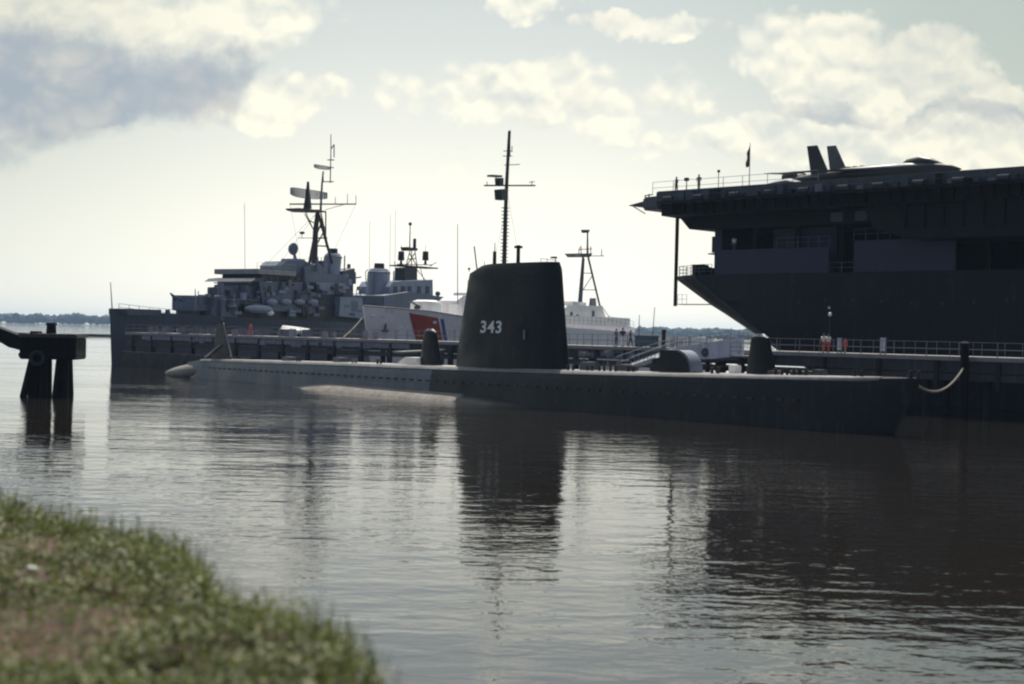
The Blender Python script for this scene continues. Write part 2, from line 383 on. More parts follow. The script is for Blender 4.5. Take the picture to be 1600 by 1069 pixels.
for x, y, s_ in zip(lx.tolist(), ly.tolist(), lsd.tolist()):
    dn = 0
    for c, ra, rb in dirtp:
        q = ((x-c.x)/ra)**2 + ((y-c.y)/rb/1.8)**2 + 0.9*noise.noise((x*2.2, y*2.2, 5))
        if q < 1: dn = max(dn, min(1, (1-q)*1.6))
    if random.random() < dn*0.86: continue
    cl = noise.noise((x*3.1, y*2.1, 1))*.5 + noise.noise((x*8, y*6, 2))*.5 + 0.35
    if random.random() > 0.45 + cl: continue
    hh = 0.03 + max(0, cl)*0.24*random.random()
    if dn: hh *= 0.35
    ed = 0.0
    if s_ < 0.25: hh *= 1.0 + random.random()*0.9
    z = bank_z(x, y, s_)
    a = random.uniform(0, 6.283); L = random.uniform(.025, .06); W = L*random.uniform(.25, .5); tl = random.uniform(.1, 1.3)
    dxx, dyy = math.cos(a), math.sin(a); o = len(LV)
    bx, by, bz = x, y, z+hh*random.uniform(.2, 1)
    LV += [(bx, by, bz), (bx+dxx*L*.5*math.cos(tl)-dyy*W, by+dyy*L*.5*math.cos(tl)+dxx*W, bz+L*.5*math.sin(tl)),
           (bx+dxx*L*math.cos(tl*.8), by+dyy*L*math.cos(tl*.8), bz+L*math.sin(tl*.8)), (bx+dxx*L*.5*math.cos(tl)+dyy*W, by+dyy*L*.5*math.cos(tl)-dxx*W, bz+L*.5*math.sin(tl))]
    LF.append((o, o+1, o+2, o+3))
# stalks and long blades
for k in range(9000):
    i = random.randrange(len(lx)); x, y, s_ = float(lx[i]), float(ly[i]), float(lsd[i])
    if s_ > 0.5 and random.random() < .55: continue
    z = bank_z(x, y, s_); h = random.uniform(.07, .22)*(1.35 if s_ < .2 else .8); a = random.uniform(0, 6.283); ln = random.uniform(.02, .12); wd = .004; o = len(LV)
    c_, q_ = math.cos(a), math.sin(a)
    LV += [(x-q_*wd, y+c_*wd, z), (x+q_*wd, y-c_*wd, z), (x+c_*ln+q_*wd*.5, y+q_*ln-c_*wd*.5, z+h), (x+c_*ln-q_*wd*.5, y+q_*ln+c_*wd*.5, z+h)]
    LF.append((o, o+1, o+2, o+3))
me = bpy.data.meshes.new('weeds'); me.from_pydata(LV, [], LF); me.materials.append(leaf_mat())
weeds = bpy.data.objects.new('weeds', me); COL.objects.link(weeds)
tag(weeds, 'low leafy green weeds and grass covering the bank at lower left', 'weeds', kind='stuff')
c = ground(45, 899, BZ)
mb = MB(); 
for k in range(3): mb.ell((c.x+.02*k, c.y-.015*k, BZ+.05), .03, .02, .02, 8, 6)
tag(mb.build('pebble', m_cgb, smooth=True), 'small white pebble lying on the bare earth of the bank', 'pebble')

# ------------------------------------------------------------------ far shores
def shore(name, x0, x1, yfun, z, dep, mat):
    mb = MB(); n = 60
    r1 = [(x0+(x1-x0)*i/n, yfun(x0+(x1-x0)*i/n)+20*noise.noise((i*.7, 0, 0)), -.5) for i in range(n+1)]
    r2 = [(a, b+12, z) for a, b, _ in r1]; r3 = [(a, b+dep, z+.5) for a, b, _ in r1]; r4 = [(a, b+dep+10, -.5) for a, b, _ in r1]
    mb.rings([r1, r2, r3, r4], cap=False, closed=False)
    return tag(mb.build(name, mat, smooth=True), kind='structure')
m_marsh = paint('marsh_shore', (0.10, 0.11, 0.06), .9, .3, .02, streak=False)
m_forest = paint('far_forest', (0.045, 0.065, 0.035), .9, .4, .05, streak=False)
yl = lambda x: 3000 + 0.08*abs(x)
yr = lambda x: 1750 - 0.15*(x-300)
shore('far_shore', -3000, 3000, yl, 1.2, 260, m_marsh)
shore('near_shore', 250, 1500, yr, 1.2, 200, m_marsh)
def forest(name, x0, x1, yfun, n, hlo, hhi, dep, label, prof):
    mb = MB()
    for k in range(n):
        x = random.uniform(x0, x1); y = yfun(x)+30+random.random()*dep
        h = random.uniform(hlo, hhi)*prof(x)*(0.9+.25*noise.noise((x*.012, 1, 0)))
        cr = h*random.uniform(.35, .6)
        for q in range(3):
            ox, oy, oz = random.uniform(-.5, .5)*cr*1.3, random.uniform(-.4, .4)*cr, random.uniform(-.25, .25)*h*.6
            rr = cr*random.uniform(.5, .9); c_ = (x+ox, y+oy, h*.62+oz)
            rs_ = []
            for a in range(5):
                t = -1.4 + 2.8*a/4
                rs_.append([(c_[0]+rr*math.cos(t)*math.cos(i*1.047)*random.uniform(.7, 1.2), c_[1]+rr*math.cos(t)*math.sin(i*1.047), c_[2]+rr*.9*math.sin(t)*random.uniform(.8, 1.15)) for i in range(6)])
            mb.rings(rs_)
        mb.cyl((x, y, 0), (x, y, h*.6), h*.03, h*.02, 4)
    return tag(mb.build(name, m_forest), label, 'forest', kind='stuff')
forest('far_forest', -2400, 2600, yl, 2600, 21, 26, 120, 'low dark tree line along the far side of the harbour', lambda x: 1)
forest('shore_forest', 255, 1200, yr, 420, 9, 15, 110, 'taller wooded point on the far shore under the carrier stern', lambda x: min(1, .45+max(0, (x-255))/110))

# low breakwater far left
bw = MB(); 
for i in range(46):
    a = ground(-560+i*16.5, 528, 0); 
    x = -330 + i*7.2
    bw.box(x, x+7.1, 640+.02*x, 642.5+.02*x, -1, 1.0+.15*math.sin(i*1.7))
tag(bw.build('breakwater', m_wood), 'long low dark breakwater crossing the water behind the mooring dolphin', 'breakwater')

# ------------------------------------------------------------------ mooring dolphin at left
mp = 116/FPX
dc = Vector(((84-800)*mp, 116, 0))
dol = thing('mooring_dolphin', 'dark timber mooring dolphin with thick cap on splayed piles in open water', 'dolphin', dc, R(6))
def dX(px): return (px-84)*mp
cap = MB().box(dX(42), dX(126), -2.2, 2.2, 3.0, 4.75).build('cap', m_wood, dol, bevel=.08)
MB().box(dX(40), dX(128), -2.4, 2.4, 4.75, 5.0).build('cap_planking', m_woodt, dol, bevel=.03)
for k, (x0, x1, y) in enumerate([(58, 40, -1.7), (62, 55, -1.5), (70, 66, -1.2), (76, 76, -1.6), (98, 92, -1.5), (103, 100, -1.2), (108, 110, -1.7), (60, 48, 1.3), (72, 70, 1.6), (104, 106, 1.4), (66, 60, 0.2), (101, 103, .2)]):
    MB().cyl((dX(x0), y*.8, 3.1), (dX(x1), y*1.15, -2), .26, .3, 10).build('pile', m_wood, dol, smooth=True)
b = MB().cyl((dX(80), 0, 5), (dX(80), 0, 5.75), .42, .36, 12); b.cyl((dX(80), 0, 5.75), (dX(80), 0, 5.95), .5, .4, 12); b.build('bollard', m_wood, dol, smooth=True)
MB().box(dX(52), dX(64), -1, 0.6, 5.0, 5.25).build('chock', m_wood, dol, bevel=.03)
for z in (3.35, 3.95, 4.5): MB().box(dX(41), dX(127), -2.32, -2.19, z-.16, z+.16).build('waler', m_wood, dol, bevel=.04)
for k in range(7): MB().box(dX(46+k*12), dX(48.5+k*12), -2.42, -2.31, 3.05, 4.72).build('fender_strip', m_wood, dol, bevel=.03)
b = MB(); b.tube([(dX(70)+.5*math.cos(i*.52), -2.55, 3.1+.5*math.sin(i*.52)) for i in range(13)], .14, 8); b.build('fender_tyre', m_black, dol, smooth=True)
for k in range(6): MB().box(dX(44+k*14), dX(56+k*14), -2.45, 2.45, 5.0, 5.05+.03*(k % 2)).build('plank', m_woodt, dol)
# walkway stub running out of the frame to the left
wk = thing('dolphin_walkway', 'dark sagging walkway reaching the dolphin from the left edge', 'walkway', dc, R(6))
b = MB(); b.side([(dX(44), 3.6), (dX(44), 4.7), (dX(0), 5.55), (dX(-140), 6.2), (dX(-140), 5.5), (dX(-8), 4.75), (dX(20), 3.9)], -.9, .9); b.build('deck_beam', m_wood, wk)
for x in (-90, -120): MB().cyl((dX(x), 0, 5.4), (dX(x-4), 0, -2), .3, .32, 10).build('pile', m_wood, wk, smooth=True)

# ------------------------------------------------------------------ submarine
def px_frame_point(px, Y): return ((px-800)/FPX*Y, Y)
SA = math.atan2(-.775, .632)
SF = Frame(-40.3, 168.7, SA)                 # origin at the stern, x towards the bow; local -y is the viewer side
SL = 104.0
sub = thing('submarine', 'long low black submarine with tall sail numbered 343 lying in the foreground water', 'submarine', SF.o, SA)
def lerp_tab(tab, x):
    if x <= tab[0][0]: return tab[0][1]
    for (a, p), (b_, q) in zip(tab[:-1], tab[1:]):
        if x <= b_:
            t = (x-a)/(b_-a); return p+(q-p)*t
    return tab[-1][1]
dz_tab = [(0, 1.2), (5, 1.75), (8.5, 2.15), (14, 2.3), (40, 2.7), (64, 2.95), (79, 3.2), (104, 3.68)]
hb_tab = [(5, .5), (7, .9), (14, 1.35), (30, 1.9), (45, 2.2), (75, 2.2), (90, 1.75), (98, 1.15), (103, .35), (104, .1)]
# casing (superstructure) in two lengths, aft grey with brighter light painted in, forward black
def casing(s0, s1, n, mat, name):
    b = MB(); rs_ = []
    for i in range(n+1):
        s_ = s0+(s1-s0)*i/n; h = lerp_tab(dz_tab, s_); wv = lerp_tab(hb_tab, s_); r = min(.5, wv*.6)
        half = [(wv*1.12+.1, -.3), (wv*1.07, h*.45), (wv*1.02, h-r*1.7), (wv*.97, h-r*.8), (wv*.86, h-r*.22), (max(0.02, wv-r*1.9), h)]
        rk = 2.0*max(0, (s_-92)/12)**1.5
        rs_.append([(s_-rk*(1-z/h), -y, z) for y, z in half] + [(s_-rk*(1-z/h), y, z) for y, z in reversed(half)])
    b.rings(rs_); return b.build(name, mat, sub, smooth=True)
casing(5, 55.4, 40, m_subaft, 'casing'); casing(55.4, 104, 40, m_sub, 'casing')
# deck planking, 4 mm above
b = MB(); rs_ = []
for i in range(60):
    s_ = 9+(93.5)*i/59; h = lerp_tab(dz_tab, s_)+.012; wv = max(.1, lerp_tab(hb_tab, s_)-.5)
    rs_.append([(s_, -wv, h), (s_, wv, h), (s_, wv, h-.05), (s_, -wv, h-.05)])
b.rings(rs_); deckp = b.build('deck', m_subdeck, sub)
b2 = None
for sg in (-1, 1):
    b2 = MB(); rs_ = []
    for i in range(90):
        s_ = 9+92.5*i/89; h = lerp_tab(dz_tab, s_); wv = lerp_tab(hb_tab, s_); r = min(.5, wv*.6); rk = 3.6*max(0, (s_-92)/12)**1.5*.1
        pr = [(wv*.965, h-r*.62), (wv*.94, h-r*.48), (wv*.88, h-r*.25), (wv*.80, h-r*.1), (max(.05, wv-r*1.6), h-.01)]
        rs_.append([(s_-rk, sg*(y+.03), z+.03) for y, z in pr]+[(s_-rk, sg*(y-.05), z-.05) for y, z in reversed(pr)])
    b2.rings(rs_).build('deck_edge', m_edge, sub, smooth=True)  # pale strip, sunlight along the casing shoulder put into its colour
# pressure hull / saddle tanks
b = MB(); rs_ = []
for i in range(70):
    s_ = 6+ (96.5)*i/69
    u = s_/103.4
    def sst(a, b_, x): x = min(1, max(0, (x-a)/(b_-a))); return x*x*(3-2*x)
    rad = 1.3+3.1*sst(17, 42, s_)-2.4*sst(58, 92, s_)
    if s_ > 95: rad *= max(.05, (103.6-s_)/8.6)
    if s_ < 5: rad = .35+.95*s_/5
    zc = -1.2-.5*(1-sst(13, 30, s_))-.8*sst(58, 88, s_)
    rad_z = rad*.515
    top = zc+rad_z
    rs_.append([(s_, rad*math.cos(a), zc+rad_z*math.sin(a)) for a in [2*math.pi*k/28 for k in range(28)]])
for r0_, r1_, mt in ((0, 40, m_tank), (39, 70, m_sub)):  # forward tank black from the sail's shadow edge, shade put into the paint
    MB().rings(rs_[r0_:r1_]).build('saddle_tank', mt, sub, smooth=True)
# long dark joint lines on the casing: limber holes row
b = MB()
for k in range(70):
    s_ = 12+k*1.22; h = lerp_tab(dz_tab, s_); wv = lerp_tab(hb_tab, s_)
    if s_ > 96: break
    MB().box(s_, s_+.55, -(wv*1.07+.03), -(wv*1.0), h*.45+.21, h*.45+.36).build('limber_hole', m_black, sub)
# stern cone and rudder stub
b = MB(); b.rings([[(x, r*math.cos(a), zc+r*.75*math.sin(a)) for a in [2*math.pi*k/16 for k in range(16)]] for x, r, zc in ((-1.6, .12, .2), (-.6, .5, .22), (1, .85, .3), (3, 1.15, .4), (5, 1.35, .5), (8, 1.25, .75), (10, .6, 1.1))])
b.build('stern_cone', m_tank, sub, smooth=True)
# sail
sc, _ = SF.hit(799, 560, 0)
zt = SF.hit(800, 412, 0)[1]; zb = lerp_tab(dz_tab, sc)-.1
sa0 = SF.hit(707, 575, -.75)[0]; sa1 = SF.hit(893, 575, .6)[0]; st0 = SF.hit(731, 430, -.5)[0]; st1 = SF.hit(880, 412, .45)[0]
b = MB(); rs_ = []
NR = 16
for k in range(NR+1):
    t = k/NR; z = zb+(zt-zb)*t
    f0 = sa0+(st0-sa0)*t**1.15; f1 = sa1+(st1-sa1)*t**.8
    wv = 1.75-.62*t
    sh = 0
    if t > .93: q = (t-.93)/.07; wv *= 1-.22*q*q; f0 += 1.2*q*q; f1 -= .15*q
    ring = []
    n = 44
    L_ = f1-f0; cx = (f0+f1)/2
    for i in range(n):
        a = 2*math.pi*i/n; ca, sa_ = math.cos(a), math.sin(a)
        x = cx+L_/2*math.copysign(abs(ca)**.72, ca)
        taper = 1.0 if ca > -0.2 else 1.0-.25*(-ca-.2)
        ring.append((x, wv*taper*math.copysign(abs(sa_)**.75, sa_), z + (-.28*t*max(0, -ca)**3)))
    rs_.append(ring)
b.rings(rs_); sailo = b.build('sail', m_sail, sub, smooth=True)
def sail_y(z):
    t = (z-zb)/(zt-zb); return 1.75-.62*t
# numbers
cu = bpy.data.curves.new('hull_number', 'FONT'); cu.body = '343'; cu.size = 1.0; cu.extrude = .012; cu.space_character = 1.12; cu.offset = .022; cu.resolution_u = 4
tmp = bpy.data.objects.new('tmp', cu); COL.objects.link(tmp); bpy.context.view_layer.update()
me = bpy.data.meshes.new_from_object(tmp.evaluated_get(bpy.context.evaluated_depsgraph_get())); bpy.data.objects.remove(tmp)
nv = np.array([v.co[:] for v in me.vertices]); 
nx0, nx1, ny0, ny1 = nv[:, 0].min(), nv[:, 0].max(), nv[:, 1].min(), nv[:, 1].max()
ax0, az1 = SF.hit(751, 501, -1.55); ax1, az0 = SF.hit(783, 521, -1.55)
for v in me.vertices:
    x, y, z = v.co
    X = ax0+(x-nx0)/(nx1-nx0)*(ax1-ax0); Z = az0+(y-ny0)/(ny1-ny0)*(az1-az0)
    v.co = (X, -sail_y(Z)*1.0-.02-z, Z)
me.materials.clear(); me.materials.append(m_white)
me.name = 'hull_number'; o = bpy.data.objects.new('hull_number', me); COL.objects.link(o); o.parent = sailo
o['label'] = 'white painted number 343'
x_, z_ = SF.hit(818, 523, -1.6)
MB().box(x_-.07, x_+.07, -sail_y(z_)-.02, -sail_y(z_)+.05, z_-.4, z_+.4).build('draught_mark', m_net, sailo)
# windows strip / ladder rungs at sail front, hand rail
b = MB()
for k in range(9):
    z = zb+1+k*.8; MB().box(sc+2.1, sc+2.5, -sail_y(z)-.05, -sail_y(z)+.02, z, z+.05).build('ladder_rung', m_black, sailo)
# masts
def smast(px, ytop, r, name, extra=None, ybot=420, vy=0, pxb=None, mat=None):
    x0, z1 = SF.hit(px, ytop, vy); xb = x0 if pxb is None else SF.hit(pxb, ybot, vy)[0]
    b = MB().cyl((xb, vy, zt-.6), (x0, vy, z1), r, r*.9, 10)
    if extra: extra(b, x0, z1)
    return b.build(name, mat or m_black, sailo, smooth=True)
smast(773, 393, .17, 'periscope_shears', lambda b, x, z: b.cyl((x, 0, z), (x, 0, z+.75), .04, .03, 6))
smast(810, 386, .17, 'snorkel_mast', lambda b, x, z: (b.cyl((x, 0, z-.1), (x, 0, z+.08), .36, .36, 14), b.box(x-.12, x+.12, -.12, .12, z+.05, z+.15)))
smast(741, 385, .06, 'radar_antenna', ybot=410, pxb=746, mat=m_mast)
smast(868, 404, .04, 'light_mast', lambda b, x, z: b.box(x-.22, x+.28, -.15, .15, z, z+.14), vy=.2)
smast(733, 420, .03, 'stern_light', lambda b, x, z: b.ell((x, 0, z), .12, .12, .12, 8, 6))
b = MB()
for px in (845, 855): x, z = SF.hit(px, 404, 0); b.cyl((x, 0, zt-.1), (x, 0, z), .025, .025, 6)
x0, z0 = SF.hit(845, 404); x1, z1 = SF.hit(870, 404); b.cyl((x0, 0, z0), (x1, 0, z1-.15), .025, .025, 6); b.build('bridge_rail', m_net, sailo)
smast(786, 400, .04, 'whip_aerial'); smast(757, 408, .03, 'whip_aerial', vy=-.3)
# three fin-shaped domes
def dome(pxl, pxr, ptl, ptr, ytop, ybot, mat, cap=True):
    s0, _ = SF.hit(pxl, ybot, 0); s1, zb_ = SF.hit(pxr, ybot, 0); t0, z1 = SF.hit(ptl, ytop, 0); t1, _ = SF.hit(ptr, ytop, 0)
    wb = .32; s0 += .12; s1 -= .12
    zb_ = lerp_tab(dz_tab, (s0+s1)/2)-.05
    b = MB(); rs_ = []
    for k in range(13):
        t = k/12; q = 1 if t < .93 else math.sqrt(max(.08, 1-((t-.93)/.07)**2))
        a0 = s0+(t0-s0)*t; a1 = s1+(t1-s1)*t; c_ = (a0+a1)/2; h = (a1-a0)/2*q; wv = (wb*(1-.25*t))*q
        rs_.append([(c_+h*math.cos(2*math.pi*i/20), wv*math.sin(2*math.pi*i/20), zb_+(z1-zb_)*t) for i in range(20)])
    b.rings(rs_); o = b.build('sonar_dome', mat, sub, smooth=True)
    MB().rings([[(c_+(h+.03)*math.cos(2*math.pi*i/20), (wv+.03)*math.sin(2*math.pi*i/20), z1-dz_) for i in range(20)] for c_, h, wv, dz_ in (((s0+(t0-s0)*.9+s1+(t1-s1)*.9)/2, (t1-t0)/2*.8, .27, .18), ((t0+t1)/2, (t1-t0)/2*.4, .15, -.03))]).build('dome_cap', m_haze, o, smooth=True)
    return o
dome(654, 693, 664, 681, 514, 568, m_sail)
dome(1164, 1216, 1175, 1201, 522, 582, m_sail)
# aft fin with raked pole and stay
s0, _ = SF.hit(333, 560); s1, _ = SF.hit(361, 560); t0, z1 = SF.hit(341, 506); t1, _ = SF.hit(351, 506)
b = MB().side([(s0, 2.1), (s1, 2.25), (t1, z1), (t0, z1)], -.18, .18); b.build('aft_fin', m_sub, sub, bevel=.05)
x0, z0 = SF.hit(349, 506, -.3); x1, z1 = SF.hit(361, 557, -.3)
b = MB().cyl((x0, -.3, z0), (x1, -.3, z1), .09, .12, 8); b.build('fin_pole', m_galv, sub, smooth=True)
x0, z0 = SF.hit(345, 539, -.3); x1, z1 = SF.hit(320, 558, -.3)
MB().cyl((x0, -.3, z0), (x1, -.3, z1), .10, .10, 8).build('fin_stay', m_haze2, sub, smooth=True)
x0, z0 = SF.hit(347, 508, 0); MB().cyl((x0, 0, z0-.3), (x0, 0, z0+.45), .14, .14, 10).build('stern_lamp', m_black, sub, smooth=True)
# curved deck shelter forward
s0, zb_ = SF.hit(1046, 577, .3); s1, _ = SF.hit(1097, 578, .3); zt_ = SF.hit(1060, 547, .3)[1]; sm, _ = SF.hit(1074, 548, .3); zb_ = lerp_tab(dz_tab, s0)
arc = [(sm+(s1-sm)*math.sin(a), zb_+(zt_-zb_)*math.cos(a)**.8) for a in [k*math.pi/2/10*.98 for k in range(11)]]
she = MB().side([(s0, zb_)]+[(s1, zb_)]+arc[::-1]+[(s0+.1, zt_)], -.85, .35).build('deck_shelter', m_sub, sub)
b = MB(); rs_ = [[(x, -.87, z+.03), (x, .37, z+.03), (x-.12, .37, z-.1), (x-.12, -.87, z-.1)] for x, z in arc[1:]]; b.rings(rs_).build('shelter_roof', m_haze, she, smooth=True)
# deck clutter
def deck_box(px0, px1, y0, y1, v0, v1, name, mat, frame=SF, par=sub, bevel=.04):
    a0, z0 = frame.hit(px0, y1, v0); a1, z1 = frame.hit(px1, y0, v0)
    z0 = lerp_tab(dz_tab, a0)-.02
    return MB().box(min(a0, a1), max(a0, a1), v0, v1, z0, max(z1, z0+.12)).build(name, mat, par, bevel=bevel)
s0, z0 = SF.hit(620, 568, -.6); s1, z1 = SF.hit(650, 559, -.6)
MB().side([(s0, z0), (s1+.3, z0), (s1, z1), (s0+1.2, z1)], -.6, .7).build('deck_locker', m_cgb, sub, bevel=.03)
deck_box(1138, 1150, 571, 581, .5, 1.1, 'deck_locker', m_cgb)
deck_box(1018, 1044, 560, 577, .2, 1.2, 'deck_locker', m_sub)
deck_box(440, 452, 558, 563, -.5, .6, 'hatch', m_hazed)
deck_box(520, 532, 559, 563, -.5, .6, 'hatch', m_hazed)
deck_box(905, 920, 566, 572, -.5, .6, 'hatch', m_hazed); deck_box(962, 980, 570, 575, -.5, .6, 'hatch', m_hazed)
deck_box(1268, 1282, 578, 584, -.3, .5, 'hatch', m_hazed)
for px in (470, 560, 600, 900, 930, 948, 965, 992, 1120, 1215, 1232, 1250, 1330, 1417):
    a, _ = SF.hit(px, 575, -.9); h = lerp_tab(dz_tab, a)
    wv = max(0.1, lerp_tab(hb_tab, a)-.75)
    b = MB()
    for q in (-.28, .28): b.cyl((a+q, -wv, h-.05), (a+q, -wv, h+.35), .12, .1, 8); b.cyl((a+q, -wv, h+.35), (a+q, -wv, h+.42), .15, .15, 8)
    b.build('bitt', random.choice([m_haze, m_black, m_black]), sub, smooth=True)
# life-line stanchions
b = MB()
pts = []
for k in range(12):
    s_ = 66+k*2.0; pts.append((s_, .8, lerp_tab(dz_tab, s_)))
b.rail(pts, 1.0, 2.0, .02, (1.0, .5)); b.build('lifeline', m_black, sub)
# small deck gun-like fittings and boom near sail
a, z = SF.hit(950, 551, .5); b = MB().cyl((a, .5, lerp_tab(dz_tab, a)), (a, .5, z), .05, .05, 6); b.box(a-.3, a+.3, .3, .7, z-.1, z+.16); b.build('deck_lamp', m_galv, sub)
a, z = SF.hit(912, 554, .5); b = MB().cyl((a, .5, lerp_tab(dz_tab, a)), (a, .5, z), .05, .05, 6); b.box(a-.3, a+.3, .3, .7, z-.1, z+.16); b.build('deck_lamp', m_galv, sub)
b = MB(); a0, z0 = SF.hit(985, 573, 0); a1, z1 = SF.hit(1022, 560, 0); b.cyl((a0, 0, z0), (a1, 0, z1), .08, .08, 8); b.cyl((a0, .5, z0), (a1, .5, z1), .08, .08, 8)
for k in range(8): t = k/7; b.cyl((a0+(a1-a0)*t, 0, z0+(z1-z0)*t), (a0+(a1-a0)*t, .5, z0+(z1-z0)*t), .03, .03, 5)
b.build('boarding_ladder', m_haze, sub)
# junk coils near bow
for px in (1210, 1245, 1262):
    a, _ = SF.hit(px, 580, -.2); h = lerp_tab(dz_tab, a); b = MB()
    for k in range(3):
        b.tube([(a+.42*math.cos(i*.785), -.2+.42*math.sin(i*.785), h+.06+k*.09) for i in range(9)], .06, 6)
    tag(b.build('rope_coil', m_rope), {1210: 'pale rope coil on the submarine deck just right of the forward dome', 1245: 'pale rope coil on the bow deck, middle one of three', 1262: 'pale rope coil on the deck nearest the bow'}[px], 'rope coil', 'rope coils on the submarine deck').matrix_world = sub.matrix_basis

# ------------------------------------------------------------------ pier behind the submarine
def dy_p(px): return 11.5+.0083*px
PD = 1.2; PZ = HC-PD
pa = Vector(((195-800)*PD/dy_p(195), PD*FPX/dy_p(195), 0)); pb = Vector(((1600-800)*PD/dy_p(1600), PD*FPX/dy_p(1600), 0))
PA = math.atan2((pb-pa).y, (pb-pa).x); PLEN = (pb-pa).length+24
PF = Frame(pa.x, pa.y, PA)
pier = thing('pier', 'long grey concrete walkway pier with railings behind the submarine', 'pier', PF.o, PA)
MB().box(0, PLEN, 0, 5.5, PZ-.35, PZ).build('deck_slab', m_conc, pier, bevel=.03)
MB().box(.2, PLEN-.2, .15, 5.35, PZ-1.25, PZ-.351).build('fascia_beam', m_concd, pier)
MB().box(.3, PLEN-.3, .05, .14, PZ-1.9, PZ-1.35).build('utility_pipe', m_concd, pier)
n = int(PLEN/5.2)
for k in range(n+1):
    x = .8+k*5.2
    MB().cyl((x, 1.0, -2), (x, 1.0, PZ-1.2), .32, .32, 10).build('pile', m_pile, pier, smooth=True)
    if k % 2 == 0: MB().cyl((x, 4.3, -2), (x, 4.3, PZ-1.2), .32, .32, 10).build('pile', m_pile, pier, smooth=True)
for k in range(n+1):
    x = 2.0+k*5.2; MB().box(x, x+.35, -.12, .05, PZ-2.6, PZ-.36).build('fender', m_pile, pier, bevel=.03)
for side_y in (.12, 5.38):
    k = 0
    while k*6 < PLEN-6:
        MB().rail([(k*6+.02, side_y, PZ), (k*6+5.98, side_y, PZ)], 1.12, 2.0, .025, (1.0, .5)).build('railing', m_galv, pier); k += 1
# lower landing float / dark camel strip under the pier
for (a0, a1, h, mt) in ((2, 34, 2.1, m_pile), (52, 76, 1.9, m_pile)):
    MB().box(a0, a1, -1.6, -.2, -.3, h).build('fender_wall', mt, pier, bevel=.04)
def on_pier(px, v=1.0): return PF.hit(px, 530, v)[0]
def ppt(px, v=1.0, z=PZ): return PF.world(on_pier(px, v), v, z)
MB().box(on_pier(222, 0), on_pier(640, 0), -.03, .14, PZ-.95, PZ-.42).build('fascia_duct', m_clut, pier, bevel=.02)
# canvas banner panels on rails at left
for i, (a, b_) in enumerate([(232, 246), (256, 268), (278, 290), (300, 314), (322, 336), (372, 384), (398, 420), (436, 452), (472, 488)]):
    x0, x1 = on_pier(a, .2), on_pier(b_, .2)
    tag(MB().box(x0, x1, .17, .21, PZ+.15, PZ+.95).build('rail_panel', m_clut, pier))
rq = random.Random(11)
for k in range(34):
    x0 = on_pier(rq.uniform(205, 560), .5); L_ = rq.uniform(.4, 1.6); y0 = rq.uniform(.4, 4.5)
    MB().box(x0, x0+L_, y0, y0+.5, PZ+.002, PZ+rq.uniform(.3, 1.0)).build(rq.choice(['storage_bin', 'hose_box', 'bench']), rq.choice([m_clut, m_clut, m_haze2, m_hazed]), pier, bevel=.04)
for k in range(26):
    x0 = on_pier(rq.uniform(205, 1000), 0); MB().box(x0, x0+rq.uniform(.5, 2.2), -.06, .14, PZ-rq.uniform(.9, 1.2), PZ-rq.uniform(.4, .7)).build('fascia_panel', rq.choice([m_clut, m_concd, m_haze]), pier, bevel=.02)
# white upright boards on right-hand stretch
def board(px, w_, h, label):
    p = ppt(px, .6); t = thing('notice_board', label, 'notice board', p, PA, 'notice boards on the pier')
    MB().box(-w_/2, w_/2, -.05, .05, .25, h).build('panel', m_pan, t, bevel=.015)
    for q in (-1, 1): MB().box(q*w_/2-.04, q*w_/2+.04, -.04, .04, 0, h+.05).build('post', m_galv, t)
board(1312, .38, 1.25, 'narrow pale board on the pier railing just right of the walking pair')
board(1380, .48, 1.35, 'pale upright board on the dark right-hand stretch of pier')
board(1056, .4, 1.0, 'pale upright board on the pier right of the dark post')
t = thing('pier_post', 'thick black post on the pier beside the teal box', 'post', ppt(1037, .5), PA)
MB().cyl((0, 0, 0), (0, 0, 1.6), .2, .2, 12).build('shaft', m_black, t, smooth=True); MB().cyl((0, 0, 1.6), (0, 0, 1.7), .26, .22, 12).build('cap', m_black, t, smooth=True)
t = thing('mooring_pile', 'tall black pile rising beside the pier at the end of the sagging rope', 'pile', ppt(1508, -.5, 0), PA)
MB().cyl((0, 0, -2), (0, 0, PZ+1.05), .36, .32, 14).build('shaft', m_wood, t, smooth=True); MB().cyl((0, 0, PZ+1.05), (0, 0, PZ+1.2), .36, .15, 14).build('cap', m_wood, t, smooth=True)
t = thing('lamp_post', 'thin lamp post with small pale globe on the pier before the carrier hull', 'lamp post', ppt(1296, 3), PA)
MB().cyl((0, 0, 0), (0, 0, 3.2), .05, .035, 8).build('pole', m_black, t, smooth=True); MB().ell((0, 0, 3.3), .15, .15, .17, 10, 8).build('globe', m_cgb, t, smooth=True)
t = thing('equipment_box', 'dark teal equipment box standing on the pier by the visitors', 'box', ppt(1010, 2.2), PA)
MB().box(-1.0, 1.0, -.6, .6, .06, 1.0).build('body', m_teal, t, bevel=.04); MB().box(-1.05, 1.05, -.65, .65, 1.0, 1.08).build('lid', m_teal, t, bevel=.02)
for q in (-.9, .9): MB().box(q-.06, q+.06, -.5, .5, 0, .06).build('skid', m_black, t)
t = thing('pier_post', 'short black post with a pale cap on the pier above the aft fin', 'post', ppt(348, .3), PA)
MB().cyl((0, 0, 0), (0, 0, 1.45), .18, .18, 10).build('shaft', m_black, t, smooth=True); MB().cyl((0, 0, 1.45), (0, 0, 1.6), .2, .1, 10).build('cap', m_cgb, t, smooth=True)
